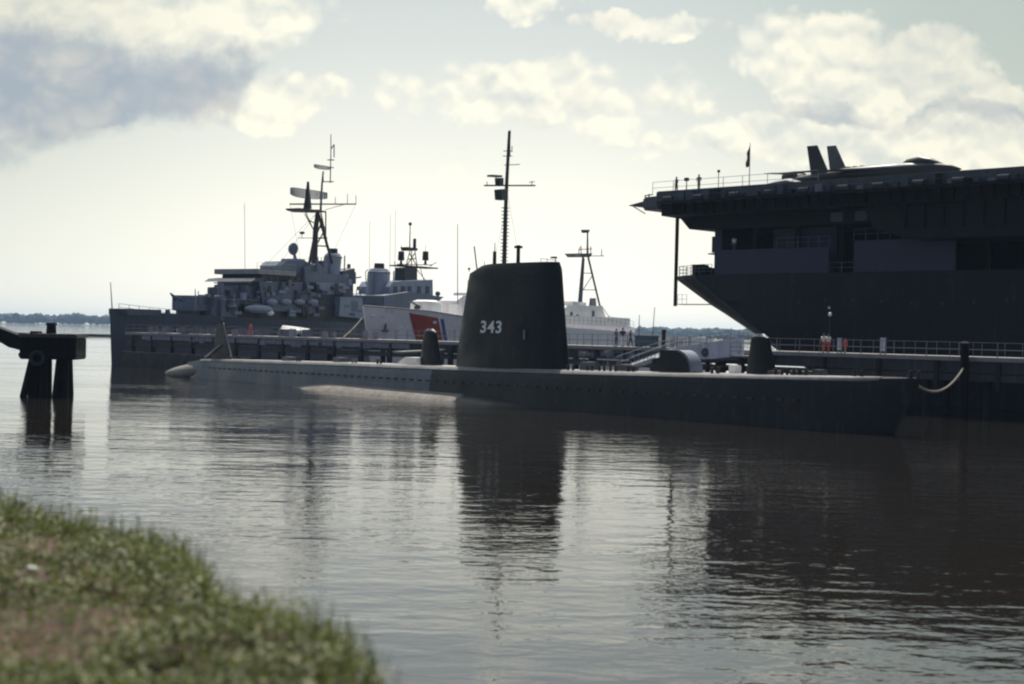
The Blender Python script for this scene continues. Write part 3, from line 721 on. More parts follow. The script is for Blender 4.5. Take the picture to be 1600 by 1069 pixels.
# white awning boat stores by the pier left
t = thing('covered_skiff', 'small white covered skiff stored on the pier left of the cutter bow', 'skiff', ppt(462, 3.2), PA+R(4))
b = MB(); rs_ = []
for k in range(13):
    u = k/12; wv = .95*math.sin(math.pi*min(.97, max(.03, u*.85+.1)))**.6; x = -2.6+5.2*u
    rs_.append([(x, -wv*.5, .35), (x, -wv, .85), (x, 0, 1.1+.35*(1-u)), (x, wv, .85), (x, wv*.5, .35)])
b.rings(rs_).build('hull', m_cgb, t, smooth=True)
for q in (-1.3, 1.3): MB().box(q-.15, q+.15, -.6, .6, 0, .4).build('cradle', m_wood, t)

# gangways to the submarine
def brow(p0, p1, w_, name, label, mat, rail=True):
    p0, p1 = Vector(p0), Vector(p1); d = p1-p0; L = Vector((d.x, d.y, 0)).length
    t = thing(name, label, 'gangway', p0, math.atan2(d.y, d.x))
    b = MB(); b.side([(0, -.12), (0, .04), (L, d.z+.04), (L, d.z-.12)], -w_/2, w_/2); b.build('walkway', mat, t)
    if rail:
        for q in (-1, 1): MB().rail([(0, q*w_/2, 0), (L, q*w_/2, d.z)], 1.0, 1.5, .025, (1, .5)).build('handrail', m_haze, t)
    return t
s_, _ = SF.hit(1000, 570, .6)
brow(PF.world(on_pier(1060, -.2), 0, PZ+.02), SF.world(SF.hit(975, 573, .8)[0], .8, lerp_tab(dz_tab, SF.hit(975, 573, .8)[0])+.1), 1.1, 'gangway', 'dark railed gangway sloping from pier to submarine deck right of the sail', m_haze)
brow(PF.world(on_pier(690, -.2), 0, PZ-.9), SF.world(SF.hit(618, 560, .5)[0], .8, 3.9), 1.0, 'gangway', 'light plank gangway between pier and submarine by the aft dome', m_galv, rail=False)

# ramp with canvas sides and round emblem
RF = Frame(*PF.world(on_pier(1052, -2), -2).to_2d(), PA)
r0, rz0 = RF.hit(1040, 548); r1, rz1 = RF.hit(1180, 525)
ramp = thing('boarding_ramp', 'lilac grey canvas-sided boarding ramp with dark round emblem rising towards carrier', 'ramp', RF.o, PA)
def RH(px, py): return RF.hit(px, py)
MB().side([RH(1048, 545), RH(1140, 530), RH(1162, 528), RH(1162, 556), RH(1100, 562), RH(1060, 556)], -.04, .04).build('side_panel', m_pan, ramp)
MB().side([RH(1060, 558), RH(1162, 556), RH(1162, 562), RH(1100, 566)], 0.05, 1.8).build('walkway', m_concd, ramp)
b = MB().rail([(RH(1048, 545)[0], .1, RH(1048, 545)[1]), (RH(1140, 530)[0], .1, RH(1140, 530)[1]), (RH(1168, 528)[0], .1, RH(1168, 528)[1])], .75, 1.2, .025, (1, .5)); b.build('handrail', m_galv, ramp)
ex, ez = RH(1102, 551)
b = MB(); b.cyl((ex, -.06, ez), (ex, -.045, ez), .42, .42, 24); em = b.build('emblem', m_hazed, ramp)
b = MB(); b.tube([(ex+.31*math.cos(i*math.pi/10), -.065, ez+.31*math.sin(i*math.pi/10)) for i in range(21)], .018, 4); b.box(ex-.16, ex+.16, -.07, -.061, ez-.03, ez+.03); b.box(ex-.03, ex+.03, -.07, -.0605, ez-.14, ez+.14); b.build('emblem_ring', m_net, em)
for px in (1095, 1150): x, z = RH(px, 560); MB().cyl((x, 1, -2), (x, 1, z), .2, .2, 8).build('pile', m_pile, ramp, smooth=True)
# catwalk / landing with rails right of the ramp
b = thing('landing_stage', 'railed landing stage between the ramp and the carrier hull', 'landing', RF.o, PA)
x0, z0 = RF.hit(1140, 555, -2); x1, z1 = RF.hit(1172, 550, -2)
MB().box(x0, x1, -2, .2, z0-.15, z0).build('deck', m_conc, b); MB().rail([(x0, -1.95, z0), (x1, -1.95, z0)], 1.1, 1.1, .03, (1, .66, .33)).build('railing', m_galv, b)
MB().cyl((x0+.5, -1, -2), (x0+.5, -1, z0-.1), .2, .2, 8).build('pile', m_pile, b, smooth=True)

# mooring rope from bow to the pile
q0 = SF.world(SF.hit(1419, 588, -.1)[0], -.1, 3.75); q1 = ppt(1506, -.9, 0); q1.z = Vector(q1).z + 6-(576-533.5)*q1.y/FPX
mid = ground(1452, 601, 2.0); 
def rope(name, label, p0, p1, sag, r, mat=m_rope, n=20):
    p0, p1 = Vector(p0), Vector(p1)
    pts = [p0.lerp(p1, i/n)-Vector((0, 0, 4*sag*(i/n)*(1-i/n))) for i in range(n+1)]
    return tag(MB().tube(pts, r, 8).build(name, mat, smooth=True), label, 'rope')
rope('mooring_rope', 'thick pale rope sagging from the submarine bow to the black pile', q0, q1, 1.35, .09)

# ------------------------------------------------------------------ ship hull loft
def ship_hull(name, L, mat, parent, deck, beam, rake=3.0, flare=.75, draft=-1.5, nseg=48, sternw=.7):
    b = MB(); rs_ = []
    for i in range(nseg+1):
        t = i/nseg; s_ = L*t**1.15
        zt_ = lerp_tab(deck, s_); hb = lerp_tab(beam, s_)
        half = []
        for k in range(9):
            q = k/8; z = draft+(zt_-draft)*q
            fl = flare+(1-flare)*q**1.6 if s_ < L*.35 else 1-(1-flare)*.25*(1-q)
            xs_ = s_+rake*(1-q)*max(0, 1-s_/(L*.12))
            half.append((xs_, hb*fl, z))
        rs_.append([(x, -y, z) for x, y, z in half]+[(x, y, z) for x, y, z in reversed(half)])
    b.rings(rs_); return b.build(name, mat, parent, smooth=True)

# ------------------------------------------------------------------ destroyer
DA = math.atan2(.835, .55)
DF = Frame(-58.3, 206.0, DA)
des = thing('destroyer', 'dark grey destroyer with stepped gun mounts, two funnels and tall radar mast', 'warship', DF.o, DA)
bowz = DF.hit(172, 485)[1]
d_deck = [(0, bowz+.1), (12, bowz-.3), (30, bowz-.7), (60, bowz-1.0), (115, bowz-2.4)]
d_beam = [(0, .1), (5, 1.4), (12, 3.0), (25, 5.0), (40, 6.1), (70, 6.2), (95, 5.6), (115, 4.2)]
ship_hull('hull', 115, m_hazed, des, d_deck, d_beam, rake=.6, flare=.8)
MB().box(22, 84, -4.1, 4.1, 6.2, 10.0).build('superstructure', m_black, des)  # black core, shade below the overhanging houses put into its colour
def D(px, py, v): return DF.hit(px, py, v)
def dblock(name, pts, v0, v1, mat, par=des, bevel=0.0, fr=DF):
    """outline traced on the near face (local y=v0), given real width to v1"""
    return MB().side([fr.hit(a, b_, v0) for a, b_ in pts], v0, v1).build(name, mat, par, bevel=bevel)
# the bow bulwark and fittings
MB().rail([(1, -.7, bowz), (6, -1.6, bowz-.4), (14, -3.2, bowz-.9)], 1.0, 1.6, .04, (1, .5)).build('railing', m_hazed, des)
for px in (205, 233, 262): x, z = D(px, 486, 0); MB().cyl((x, 0, z-.8), (x, 0, z+.2), .5, .35, 10).build('capstan', m_hazed, des, smooth=True)
x, z = D(171, 441, 0); MB().cyl((.4, 0, bowz), (x+.2, 0, z), .09, .05, 8).build('jackstaff', m_hazed, des, smooth=True)
MB().box(1.5, 8, -2.0, 2.0, bowz-.6, bowz+.3).build('bow_breakwater', m_hazed, des)
# gun mounts
def gun_mount(px, py_roof, py_base, pxb, pyb, W=2.3, Lm=4.4):
    x, z1 = DF.hit(px, py_roof, -W); _, z0 = DF.hit(px, py_base, -W)
    g = MB(); g.plan([(x-Lm*.5, -W*.55), (x-Lm*.3, -W), (x+Lm*.5, -W), (x+Lm*.5, W), (x-Lm*.3, W), (x-Lm*.5, W*.55)], z0, z1)
    o = g.build('gun_mount', m_haze, des, bevel=.15)
    MB().plan([(x-Lm*.45, -W*.5), (x-Lm*.28, -W*.92), (x+Lm*.47, -W*.92), (x+Lm*.47, W*.92), (x-Lm*.28, W*.92), (x-Lm*.45, W*.5)], z1, z1+.08).build('mount_roof', m_decks, o)
    for q in (-.7, .7):
        xb, zb2 = DF.hit(pxb, pyb, q)
        MB().cyl((x-Lm*.45, q, z0+(z1-z0)*.6), (xb, q, zb2), .16, .10, 10).build('gun_barrel', m_hazed, o, smooth=True)
    MB().cyl((x, 0, z0-1.6), (x, 0, z0), W*.8, W*.85, 20).build('turntable', m_hazed, o, smooth=True)
    return o
gun_mount(312, 463, 486, 266, 458)
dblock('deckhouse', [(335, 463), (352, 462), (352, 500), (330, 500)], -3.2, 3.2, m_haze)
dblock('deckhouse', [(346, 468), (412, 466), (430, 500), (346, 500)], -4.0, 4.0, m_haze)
gun_mount(372, 451, 466, 333, 449, 2.1, 3.8)
x, z = D(332, 455, -1); MB().box(x-.6, x+.6, -1.4, -.4, z-.5, z+.6).build('range_finder', m_hazed, des, bevel=.1)
x, z = D(382, 437, -1); b = MB().cyl((x, -1, z-2), (x, -1, z), .5, .42, 10); b.cyl((x, -1, z), (x, -1, z+1), .07, .07, 6); b.build('fire_director', m_hazed, des, smooth=True)
dblock('deckhouse', [(386, 445), (412, 443), (412, 470), (386, 470)], -3.6, 3.6, m_haze)
MB().box(*(lambda p, q: (p[0], q[0]))(D(386, 444, -3.6), D(412, 444, -3.6)), -3.7, 3.7, D(400, 443.5, -3.6)[1], D(400, 442, -3.6)[1]).build('platform', m_decks, des)
# bridge
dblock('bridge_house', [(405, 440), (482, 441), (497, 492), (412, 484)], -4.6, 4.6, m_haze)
dblock('bridge_windows', [(407, 429), (470, 431), (470, 440), (407, 440)], -4.2, 4.2, m_black)
dblock('bridge_wing', [(393, 440), (400, 435), (412, 434), (412, 440)], -5.2, 5.2, m_hazed)
x0, z0 = D(402, 428, -4.7); x1, z1 = D(462, 425, -4.7)
MB().box(x0, x1, -4.8, 4.8, z0, z1+.1).build('bridge_roof', m_decks, des, bevel=.05)
MB().rail([(x0, -4.6, z1), (x1, -4.6, z1)], 1.1, 1.2, .03, (1, .5)).build('railing', m_haze2, des)
dblock('pilot_house', [(440, 415), (448, 408), (478, 408), (492, 416), (492, 432), (440, 428)], -2.4, 2.4, m_haze)
dblock('chart_house', [(462, 404), (476, 405), (478, 412), (460, 412)], -1.6, 1.6, m_haze2)
# director dish
x, z = D(457, 389, 0); b = MB()
b.rings([[(x+ax, r*math.cos(a), z+r*math.sin(a)) for a in [2*math.pi*i/20 for i in range(20)]] for ax, r in ((-.5, .05), (-.35, .55), (-.1, .9), (.15, 1.05), (.25, 1.05), (.3, .8), (.3, .05))]); b.build('dish_antenna', m_haze, des, smooth=True)
b = MB().cyl((x+.2, 0, z), (x+.9, 0, z-2.2), .2, .35, 8); b.cyl((x+1.6, 0, z-2.4), (x+.3, 0, z-.3), .08, .08, 6); b.build('dish_stand', m_haze2, des)
# lattice mast
def pole(pts, r, name, mat, par, fr, v=0, n=8):
    q = [fr.hit(a, b_, v) for a, b_ in pts]; b = MB(); m_ = len(q)-1
    for i in range(m_): b.cyl((q[i][0], v, q[i][1]), (q[i+1][0], v, q[i+1][1]), r*(1-.35*i/m_), r*(1-.35*(i+1)/m_), n)
    return b.build(name, mat, par, smooth=True)
mast = pole([(491, 418), (493, 360), (497, 328)], .55, 'mast', m_mast, des, DF)
pole([(501, 330), (503, 290), (505, 268)], .2, 'topmast', m_mast, mast, DF)
pole([(516, 286), (517, 240), (517, 210)], .1, 'aerial_pole', m_hazed, mast, DF)
def bars(segs, r, name, mat, par, fr, v=0):
    b = MB()
    for (a0, b0, a1, b1) in segs:
        p, q = fr.hit(a0, b0, v), fr.hit(a1, b1, v); b.cyl((p[0], v, p[1]), (q[0], v, q[1]), r, r, 6)
    return b.build(name, mat, par)
bars([(501, 330, 513, 388), (508, 355, 497, 356), (511, 372, 494, 372), (513, 385, 494, 384), (494, 384, 508, 358), (494, 370, 504, 342), (509, 332, 509, 370)], .13, 'mast_leg', m_mast, mast, DF)
bars([(478, 332, 489, 358), (489, 358, 476, 334), (484, 345, 490, 348)], .09, 'mast_strut', m_mast, mast, DF)
# fore and aft and across: yard
bars([(453, 319, 556, 319)], .13, 'yard', m_mast, mast, DF)
bars([(556, 319, 556, 305), (543, 319, 543, 303), (524, 318, 524, 308), (508, 328, 540, 319), (466, 372, 492, 372), (472, 372, 472, 363)], .06, 'yard_aerials', m_hazed, mast, DF)
dblock('radar_platform', [(468, 325), (497, 328), (510, 330), (510, 332), (480, 331), (470, 328)], -1.6, 1.6, m_mast, mast)
x, z = D(472, 364, 0); MB().ell((x, 0, z), .5, .5, .25, 10, 6).build('radar_dome', m_mast, mast, smooth=True)
# big mattress radar: lattice
def mattress(p0, p1, y0, y1, name, curve, v, nx, nz, th=.05):
    a0, z1 = DF.hit(p0, y0, v); a1, z0 = DF.hit(p1, y1, v); b = MB()
    for i in range(nx+1):
        t = i/nx; x = a0+(a1-a0)*t; yv = v+curve*(1-(2*t-1)**2); e = (abs(2*t-1)**3)*(z1-z0)*.18
        b.cyl((x, yv, z0+e), (x, yv, z1-e), th, th, 4)
    for j in range(nz+1):
        q = j/nz; pts = []
        for i in range(nx+1):
            t = i/nx; e = (abs(2*t-1)**3)*(z1-z0)*.18; pts.append((a0+(a1-a0)*t, v+curve*(1-(2*t-1)**2), z0+e+(z1-z0-2*e)*q))
        b.tube(pts, th, 4)
    return b.build(name, m_net, mast)
mattress(454, 511, 291, 313, 'air_search_radar', 1.2, -.6, 22, 9, .065)
mattress(491, 516, 256, 266, 'surface_search_radar', .5, 0, 12, 4, .06)
x, z = D(481, 300, 0); b = MB().cyl((x, 0, D(481, 326, 0)[1]), (x, 0, z), .75, .35, 10); b.cyl((x, 0, z), (x, 0, D(481, 284, 0)[1]), .35, .2, 8); b.build('radar_pedestal', m_mast, mast, smooth=True)
bars([(503, 284, 521, 284), (516, 262, 521, 262), (512, 250, 522, 250), (517, 233, 522, 226), (522, 226, 522, 246), (505, 284, 505, 276)], .1, 'aerial_spreader', m_hazed, mast, DF)
for yv in (-2.6, 2.6):
    b = MB(); p = D(498, 335, 0); q = D(495, 412, 0); b.cyl((p[0], 0, p[1]), (q[0]+1, yv, q[1]), .25, .25, 8); b.build('tripod_leg', m_mast, mast, smooth=True)
# funnels
def funnel(pl, pr, yt, yb, capl, capr, capy, mat=m_haze2, rake=0.6):
    x0, _ = DF.hit((pl+pr)/2, yt, 0); zt_ = DF.hit((pl+pr)/2, yt, 0)[1]; zb_ = DF.hit((pl+pr)/2, yb, 0)[1]
    half_w = (pr-pl)/2*DF.scale((pl+pr)/2)   # half width across the view
    rx, ry = half_w*1.02, half_w*.92
    b = MB(); rs_ = []
    for t in (0, .3, .6, .85, .93, 1.0):
        k = 1 if t < .9 else (.92 if t < .96 else .74)
        rs_.append([(x0-rake*(1-t)+rx*k*math.cos(a), ry*k*math.sin(a), zb_+(zt_-zb_)*t) for a in [2*math.pi*i/28 for i in range(28)]])
    b.rings(rs_); o = b.build('funnel', mat, des, smooth=True)
    hw = (capr-capl)/2*DF.scale(capl); zc = DF.hit(capl, capy, 0)[1]
    MB().cyl((x0, 0, zt_-.1), (x0, 0, zc), hw, hw*.92, 20).build('funnel_cap', m_black, o, smooth=True)
    MB().rings([[(x0+(rx*.95+e)*math.cos(a), (ry*.95+e)*math.sin(a), z) for a in [2*math.pi*i/28 for i in range(28)]] for z, e in ((zt_-.9, .0), (zt_-.85, .12), (zt_-.6, .12), (zt_-.55, .0))], cap=False).build('funnel_band', m_haze, o, smooth=True)
    pxx = rx+.25
    MB().cyl((x0-pxx, -.8, zb_), (x0-pxx+.1, -.8, zt_-.8), .14, .14, 8).build('steam_pipe', m_haze, o, smooth=True); MB().cyl((x0+pxx-.2, -ry*.8, zb_+1), (x0+pxx-.2, -ry*.8, zt_-.3), .12, .12, 8).build('steam_pipe', m_haze, o, smooth=True)
    return o
funnel(506, 535, 396, 440, 515, 530, 388)
funnel(574, 611, 420, 482, 585, 602, 411)
dblock('funnel_house', [(476, 418), (500, 412), (512, 428), (540, 430), (552, 442), (552, 462), (476, 446)], -3.2, 3.2, m_haze)
dblock('midship_house', [(478, 440), (495, 442), (552, 444), (552, 500), (478, 492)], -3.8, 3.8, m_hazed)
dblock('signal_platform', [(494, 441), (540, 443), (540, 460), (498, 460)], -4.4, -2.4, m_haze2)
b = dblock('hangar_box', [(532, 464), (566, 465), (569, 498), (530, 494)], -5.2, 4.5, m_haze2)
MB().side([D(549, 470, -5.25), D(559, 470, -5.25), D(559, 487, -5.25), D(550, 486, -5.25)], -5.25, -5.2).build('hangar_door', m_haze, b)
b = dblock('launcher_box', [(536, 424), (555, 419), (556, 444), (536, 441)], -1.8, 1.8, m_hazed, bevel=.1)
bars([(552, 435, 564, 433)], .14, 'launcher_barrel', m_hazed, b, DF, -1)
x, z = D(545, 418, 0); MB().cyl((x, 0, z-1), (x, 0, z+.6), .35, .3, 8).build('sensor', m_hazed, des, smooth=True)
bars([(557, 463, 557, 452), (563, 463, 563, 452), (557, 453, 566, 452), (572, 445, 571, 425), (571, 425, 575, 421)], .08, 'davit', m_hazed, des, DF, -3)
# boats and rafts on the side
for i, px in enumerate((425, 447, 468, 489)):
    x, z = D(px, 472, -5); MB().ell((x, -5, z), 1.3, .45, .5, 12, 8).build('life_raft', m_haze2, des, smooth=True)
b = MB()
x, z = D(404, 487, -5.4); b.ell((x, -5.4, z+.4), 3.2, .8, .7, 16, 8); b.build('whaleboat', m_haze2, des, smooth=True)
x, z = D(420, 489, -5.6); MB().ell((x+.4, -5.6, z), .8, .3, .45, 10, 6).build('boat_cover', m_cgb, des, smooth=True)
# clutter: lockers, vents, windows
rnd = random.Random(4)
for k in range(34):
    px = rnd.uniform(352, 560); py = {0: rnd.uniform(455, 480)}.get(0) if px < 405 else rnd.uniform(445, 486)
    if px > 500 and py > 460: continue
    x, z = D(px, py, -4.65); s_ = rnd.uniform(.25, .8)
    MB().box(x, x+s_*1.3, -4.75-rnd.random()*.4, -4.3, z, z+s_*rnd.uniform(.6, 1.6)).build(rnd.choice(['locker', 'vent', 'hose_reel']), rnd.choice([m_hazed, m_haze2, m_haze, m_black]), des, bevel=.04)
for px0, px1, y in ((412, 480, 451), (412, 492, 466), (350, 404, 478), (500, 545, 452)):
    p, q = D(px0, y, -4.62), D(px1, y+1, -4.62); MB().rail([(p[0], -4.8, p[1]), (q[0], -4.8, q[1])], 1.05, 1.4, .03, (1, .5)).build('railing', m_haze2, des)
for k in range(46):
    px = rnd.uniform(284, 556); top = 463 if px < 345 else 447 if px < 390 else 436 if px < 405 else 424 if px < 470 else 412 if px < 505 else 432
    v = rnd.uniform(-4, 1); x, z = D(px, top+1, v); h = rnd.uniform(.3, 1.3)
    if k % 3 == 0: MB().cyl((x, v, z-1.2), (x, v, z+h), .1, .07, 6).build('stanchion', m_hazed, des)
    elif k % 3 == 1: MB().box(x-.3, x+.5, v, v+.7, z-1.2, z+h*.5).build('locker', rnd.choice([m_haze, m_hazed, m_haze2]), des, bevel=.05)
    else: MB().cyl((x, v, z-1.2), (x, v, z+h*.7), .3, .26, 10).build('vent', rnd.choice([m_haze, m_hazed]), des, smooth=True)
for k in range(40):
    px = rnd.uniform(350, 560); py = rnd.uniform(448 if px > 400 else 470, 494); v = -4.75 if px > 405 else -4.15
    x, z = D(px, py, v)
    if k % 2: MB().box(x-.35, x+.35, v-.12, v+.05, z-.9, z+.9).build('doorway', m_black, des, bevel=.03)
    else: MB().box(x-.2, x+1.4, v-.5, v+.05, z-.25, z+.25).build('pipe_run', rnd.choice([m_haze2, m_hazed, m_haze]), des, bevel=.06)
for (a0, b0, a1, b1) in ((497, 330, 440, 408), (497, 330, 404, 426), (556, 319, 520, 396), (453, 319, 470, 408), (491, 400, 352, 452)):
    bars([(a0, b0, a1, b1)], .025, 'rigging_wire', m_hazed, mast, DF)
for k in range(7):
    x, z = D(412+k*10.5, 435, -4.25); MB().box(x-.3, x+.3, -4.27, -4.2, z-.3, z+.3).build('bridge_window', m_glass, des)
# aft house and electronics mast
dblock('aft_house', [(609, 448), (614, 440), (676, 437), (677, 482), (609, 482)], -3.6, 3.6, m_haze2)
dblock('aft_bulwark', [(600, 462), (640, 456), (692, 464), (694, 486), (600, 486)], -5.0, 5.0, m_haze)
dblock('aft_gun_tub', [(681, 464), (695, 464), (695, 486), (681, 486)], -3.0, 1.5, m_haze)
x, z = D(684, 459, -2); MB().ell((x, -2, z), .55, .5, .5, 10, 6).build('aft_director', m_hazed, des, smooth=True)
for k, px in enumerate((618, 630, 640, 655, 668)):
    x, z = D(px, 450, -3.65); MB().box(x-.5, x+.5, -3.75, -3.5, z-1.1, z+.3).build('doorway', m_hazed, des)
ecm = dblock('electronics_tower', [(633, 418), (652, 418), (652, 440), (632, 440)], -1.2, 1.2, m_black)
MB().box(D(618, 416, 0)[0], D(675, 416, 0)[0], -1.5, 1.5, D(645, 418, 0)[1], D(645, 416, 0)[1]).build('mast_platform', m_black, ecm)
for px in (627, 665):
    x, z = D(px, 393, 0); z0 = D(px, 407, 0)[1]
    o = MB().cyl((x, 0, z0), (x, 0, z), .62, .55, 14).build('jammer_drum', m_black, ecm, smooth=True); MB().cyl((x, 0, z0-.9), (x, 0, z0), .3, .2, 8).build('drum_stem', m_black, o); MB().cyl((x, 0, z), (x, 0, z+1.2), .05, .04, 6).build('drum_aerial', m_black, o)
bars([(634, 417, 641, 390), (652, 417, 648, 390), (634, 417, 648, 396), (652, 417, 640, 396), (643, 417, 643, 390), (637, 405, 650, 404)], .1, 'lattice', m_black, ecm, DF, -.6)
bars([(634, 417, 641, 390), (652, 417, 648, 390), (634, 417, 648, 396), (652, 417, 640, 396)], .1, 'lattice', m_black, ecm, DF, .6)
dblock('mast_head', [(637, 386), (653, 388), (652, 392), (640, 392)], -.9, .9, m_black, ecm)
x, z = D(648, 373, 0); MB().cyl((x, 0, D(648, 388, 0)[1]), (x, 0, z), .32, .3, 10).build('mast_cylinder', m_black, ecm, smooth=True)
o = pole([(640, 390), (641, 350)], .12, 'finder_pole', m_black, ecm, DF); x, z = D(641, 350, 0); MB().ell((x, 0, z), .35, .35, .35, 10, 6).build('finder_ball', m_black, o, smooth=True)
bars([(628, 437, 631, 420), (624, 437, 634, 422), (657, 420, 662, 437), (652, 422, 664, 437), (620, 413, 676, 414), (672, 416, 682, 410), (618, 416, 616, 409)], .08, 'mast_brace', m_black, ecm, DF)
for px, y0, y1 in ((577, 345, 424), (609, 335, 440), (617, 328, 440)):
    pole([(px, y1), (px+1, y0)], .045, 'whip_aerial', m_haze2, des, DF)
pole([(383, 445), (382, 318)], .05, 'whip_aerial', m_haze2, des, DF)

# ------------------------------------------------------------------ cutter
CA = DA
bx = (566-800)/FPX*180
CF = Frame(bx, 180.0, CA)
cut = thing('cutter', 'white coast guard cutter with red and blue hull slash behind the sail', 'ship', CF.o, CA)
cz = CF.hit(566, 478)[1]
c_deck = [(0, cz), (10, cz-.45), (18, cz-1.25), (34, cz-1.95), (60, cz-2.6), (95, cz-3.3)]
c_beam = [(0, .12), (4, 1.7), (9, 3.2), (16, 4.6), (26, 5.7), (40, 6.2), (65, 6.2), (85, 5.2), (95, 3.8)]
hull = ship_hull('hull', 95, m_cg, cut, c_deck, c_beam, rake=2.5, flare=.72)
def hull_y(s_, z):
    draft = -1.5; zt_ = lerp_tab(c_deck, s_); hb = lerp_tab(c_beam, s_); q = (z-draft)/(zt_-draft)
    fl = .72+.28*q**1.6 if s_ < 95*.35 else 1-.28*.25*(1-q)
    return hb*fl
def hull_hit(px, py):
    v = -3.0
    for _ in range(25):
        s_, z = CF.hit(px, py, v); v2 = -hull_y(max(0, s_-2.5*(1-(z+1.5)/(lerp_tab(c_deck, max(0, s_))+1.5))*max(0, 1-s_/11.4)), z); v = v*.6+v2*.4
    return s_, v, z
def patch(name, corners, mat, nx=8, nz=8, par=None, off=.05):
    """paint band on the hull: corners TL, TR, BR, BL in photo pixels, wrapped on the plating with real thickness"""
    (a, b_), (c, d), (e, f), (g, h) = corners; g1 = []; g2 = []
    for j in range(nz+1):
        for i in range(nx+1):
            u, v = i/nx, j/nz
            px = (a*(1-u)+c*u)*(1-v)+(g*(1-u)+e*u)*v; py = (b_*(1-u)+d*u)*(1-v)+(h*(1-u)+f*u)*v
            s_, y, z = hull_hit(px, py); g1.append((s_, y-off, z)); g2.append((s_, y+.15, z))
    mb = MB(); n = (nx+1)*(nz+1); mb.v = g1+g2; W_ = nx+1
    for j in range(nz):
        for i in range(nx):
            q = j*W_+i; mb.f += [(q, q+1, q+W_+1, q+W_), (n+q, n+q+W_, n+q+W_+1, n+q+1)]
    for i in range(nx): mb.f += [(i, n+i, n+i+1, i+1), (nz*W_+i, nz*W_+i+1, n+nz*W_+i+1, n+nz*W_+i)]
    for j in range(nz): mb.f += [(j*W_, (j+1)*W_, n+(j+1)*W_, n+j*W_), (j*W_+nx, n+j*W_+nx, n+(j+1)*W_+nx, (j+1)*W_+nx)]
    return mb.build(name, mat, par or hull)
patch('red_slash', ((639, 489), (684, 497), (694, 545), (653, 545)), m_red)
patch('blue_slash', ((688, 498), (693, 499), (701, 545), (696, 545)), m_blue, nx=2)
x, y, z = hull_hit(600, 513); b = MB().cyl((x, y-.25, z+.6), (x, y-.2, z-.5), .12, .16, 8); b.cyl((x-.6, y-.2, z-.3), (x+.6, y-.2, z-.3), .14, .14, 8); b.build('anchor', m_hazed, hull)
for px, py in ((583, 494), (679, 504)):
    x, y, z = hull_hit(px, py); MB().ell((x, y, z), .35, .25, .22, 10, 6).build('hawse_glint', m_cgb, hull, smooth=True)  # hawse lips in bright white, their reflected glint put into the colour
# bow bulwark cap rail
b = MB(); b.tube([(s_, -lerp_tab(c_beam, s_), lerp_tab(c_deck, s_)+.03) for s_ in range(0, 35, 2)], .09, 6); b.build('cap_rail', m_galv, hull)
# gun mount
g0, gz1 = CF.hit(666, 469, 0); _, gz0 = CF.hit(666, 503, 0)
b = MB(); rs_ = []
for t, k in ((0, 1.0), (.8, .95), (.93, .85), (1, .55)):
    rs_.append([(g0+(2.1 if math.cos(a) > 0 else 2.0)*k*math.copysign(abs(math.cos(a))**.6, math.cos(a)), 1.9*k*math.copysign(abs(math.sin(a))**.6, math.sin(a)), gz0+(gz1-gz0)*t) for a in [2*math.pi*i/24 for i in range(24)]])
gm = b.rings(rs_).build('gun_mount', m_cgb, cut, smooth=True)
p = CF.hit(638, 469, -.4)
MB().cyl((g0-1.6, -.4, gz0+(gz1-gz0)*.62), (p[0], -.4, p[1]), .16, .1, 10).build('gun_barrel', m_black, gm, smooth=True)
x0, z0 = CF.hit(653, 480, -1.95); MB().side([CF.hit(650, 478, -1.97), CF.hit(656, 480, -1.97), CF.hit(654, 493, -1.97), CF.hit(649, 492, -1.97)], -1.99, -1.7).build('gun_port', m_black, gm)
def C(px, py, v=0): return CF.hit(px, py, v)
def cb(name, pts, v0, v1, mat=m_cgb, par=cut, bevel=0): return dblock(name, pts, v0, v1, mat, par, bevel, CF)
# superstructure: bridge (mostly behind the sail) and after house
s_b0 = 22
MB().box(28, 62, -4.6, 4.6, 5.3, 8.6).build('main_house', m_cgb, cut, bevel=.08)
br = MB().box(25, 38, -4.0, 4.0, 8.6, 11.4).build('bridge_house', m_cgb, cut, bevel=.08)
MB().box(24.98, 25.1, -3.6, 3.6, 10.0, 10.8).build('bridge_window', m_glass, br); MB().box(26, 36, -4.03, -3.95, 10.0, 10.8).build('bridge_window', m_glass, br)
MB().box(27, 35, -3.0, 3.0, 11.4, 13.3).build('flying_bridge', m_cgb, cut, bevel=.06)
b = MB(); b.rings([[(44+2.2*k*math.cos(a), 1.6*k*math.sin(a), z) for a in [2*math.pi*i/24 for i in range(24)]] for z, k in ((8.5, 1), (13.2, .95), (13.4, .8))]); b.build('funnel', m_cgb, cut, smooth=True)
cb('whip_base', [(806-90, 475), (722, 475), (722, 492), (714, 492)], -1.5, 0, m_cgb)
pole([(715, 478), (715, 350)], .07, 'whip_aerial', m_galv, cut, CF, -1)
b = MB(); x, z = C(735, 447, 1); 
cb('fore_house', [(714, 470), (724, 462), (745, 462), (745, 500), (712, 500)], -1, 2, m_cg)
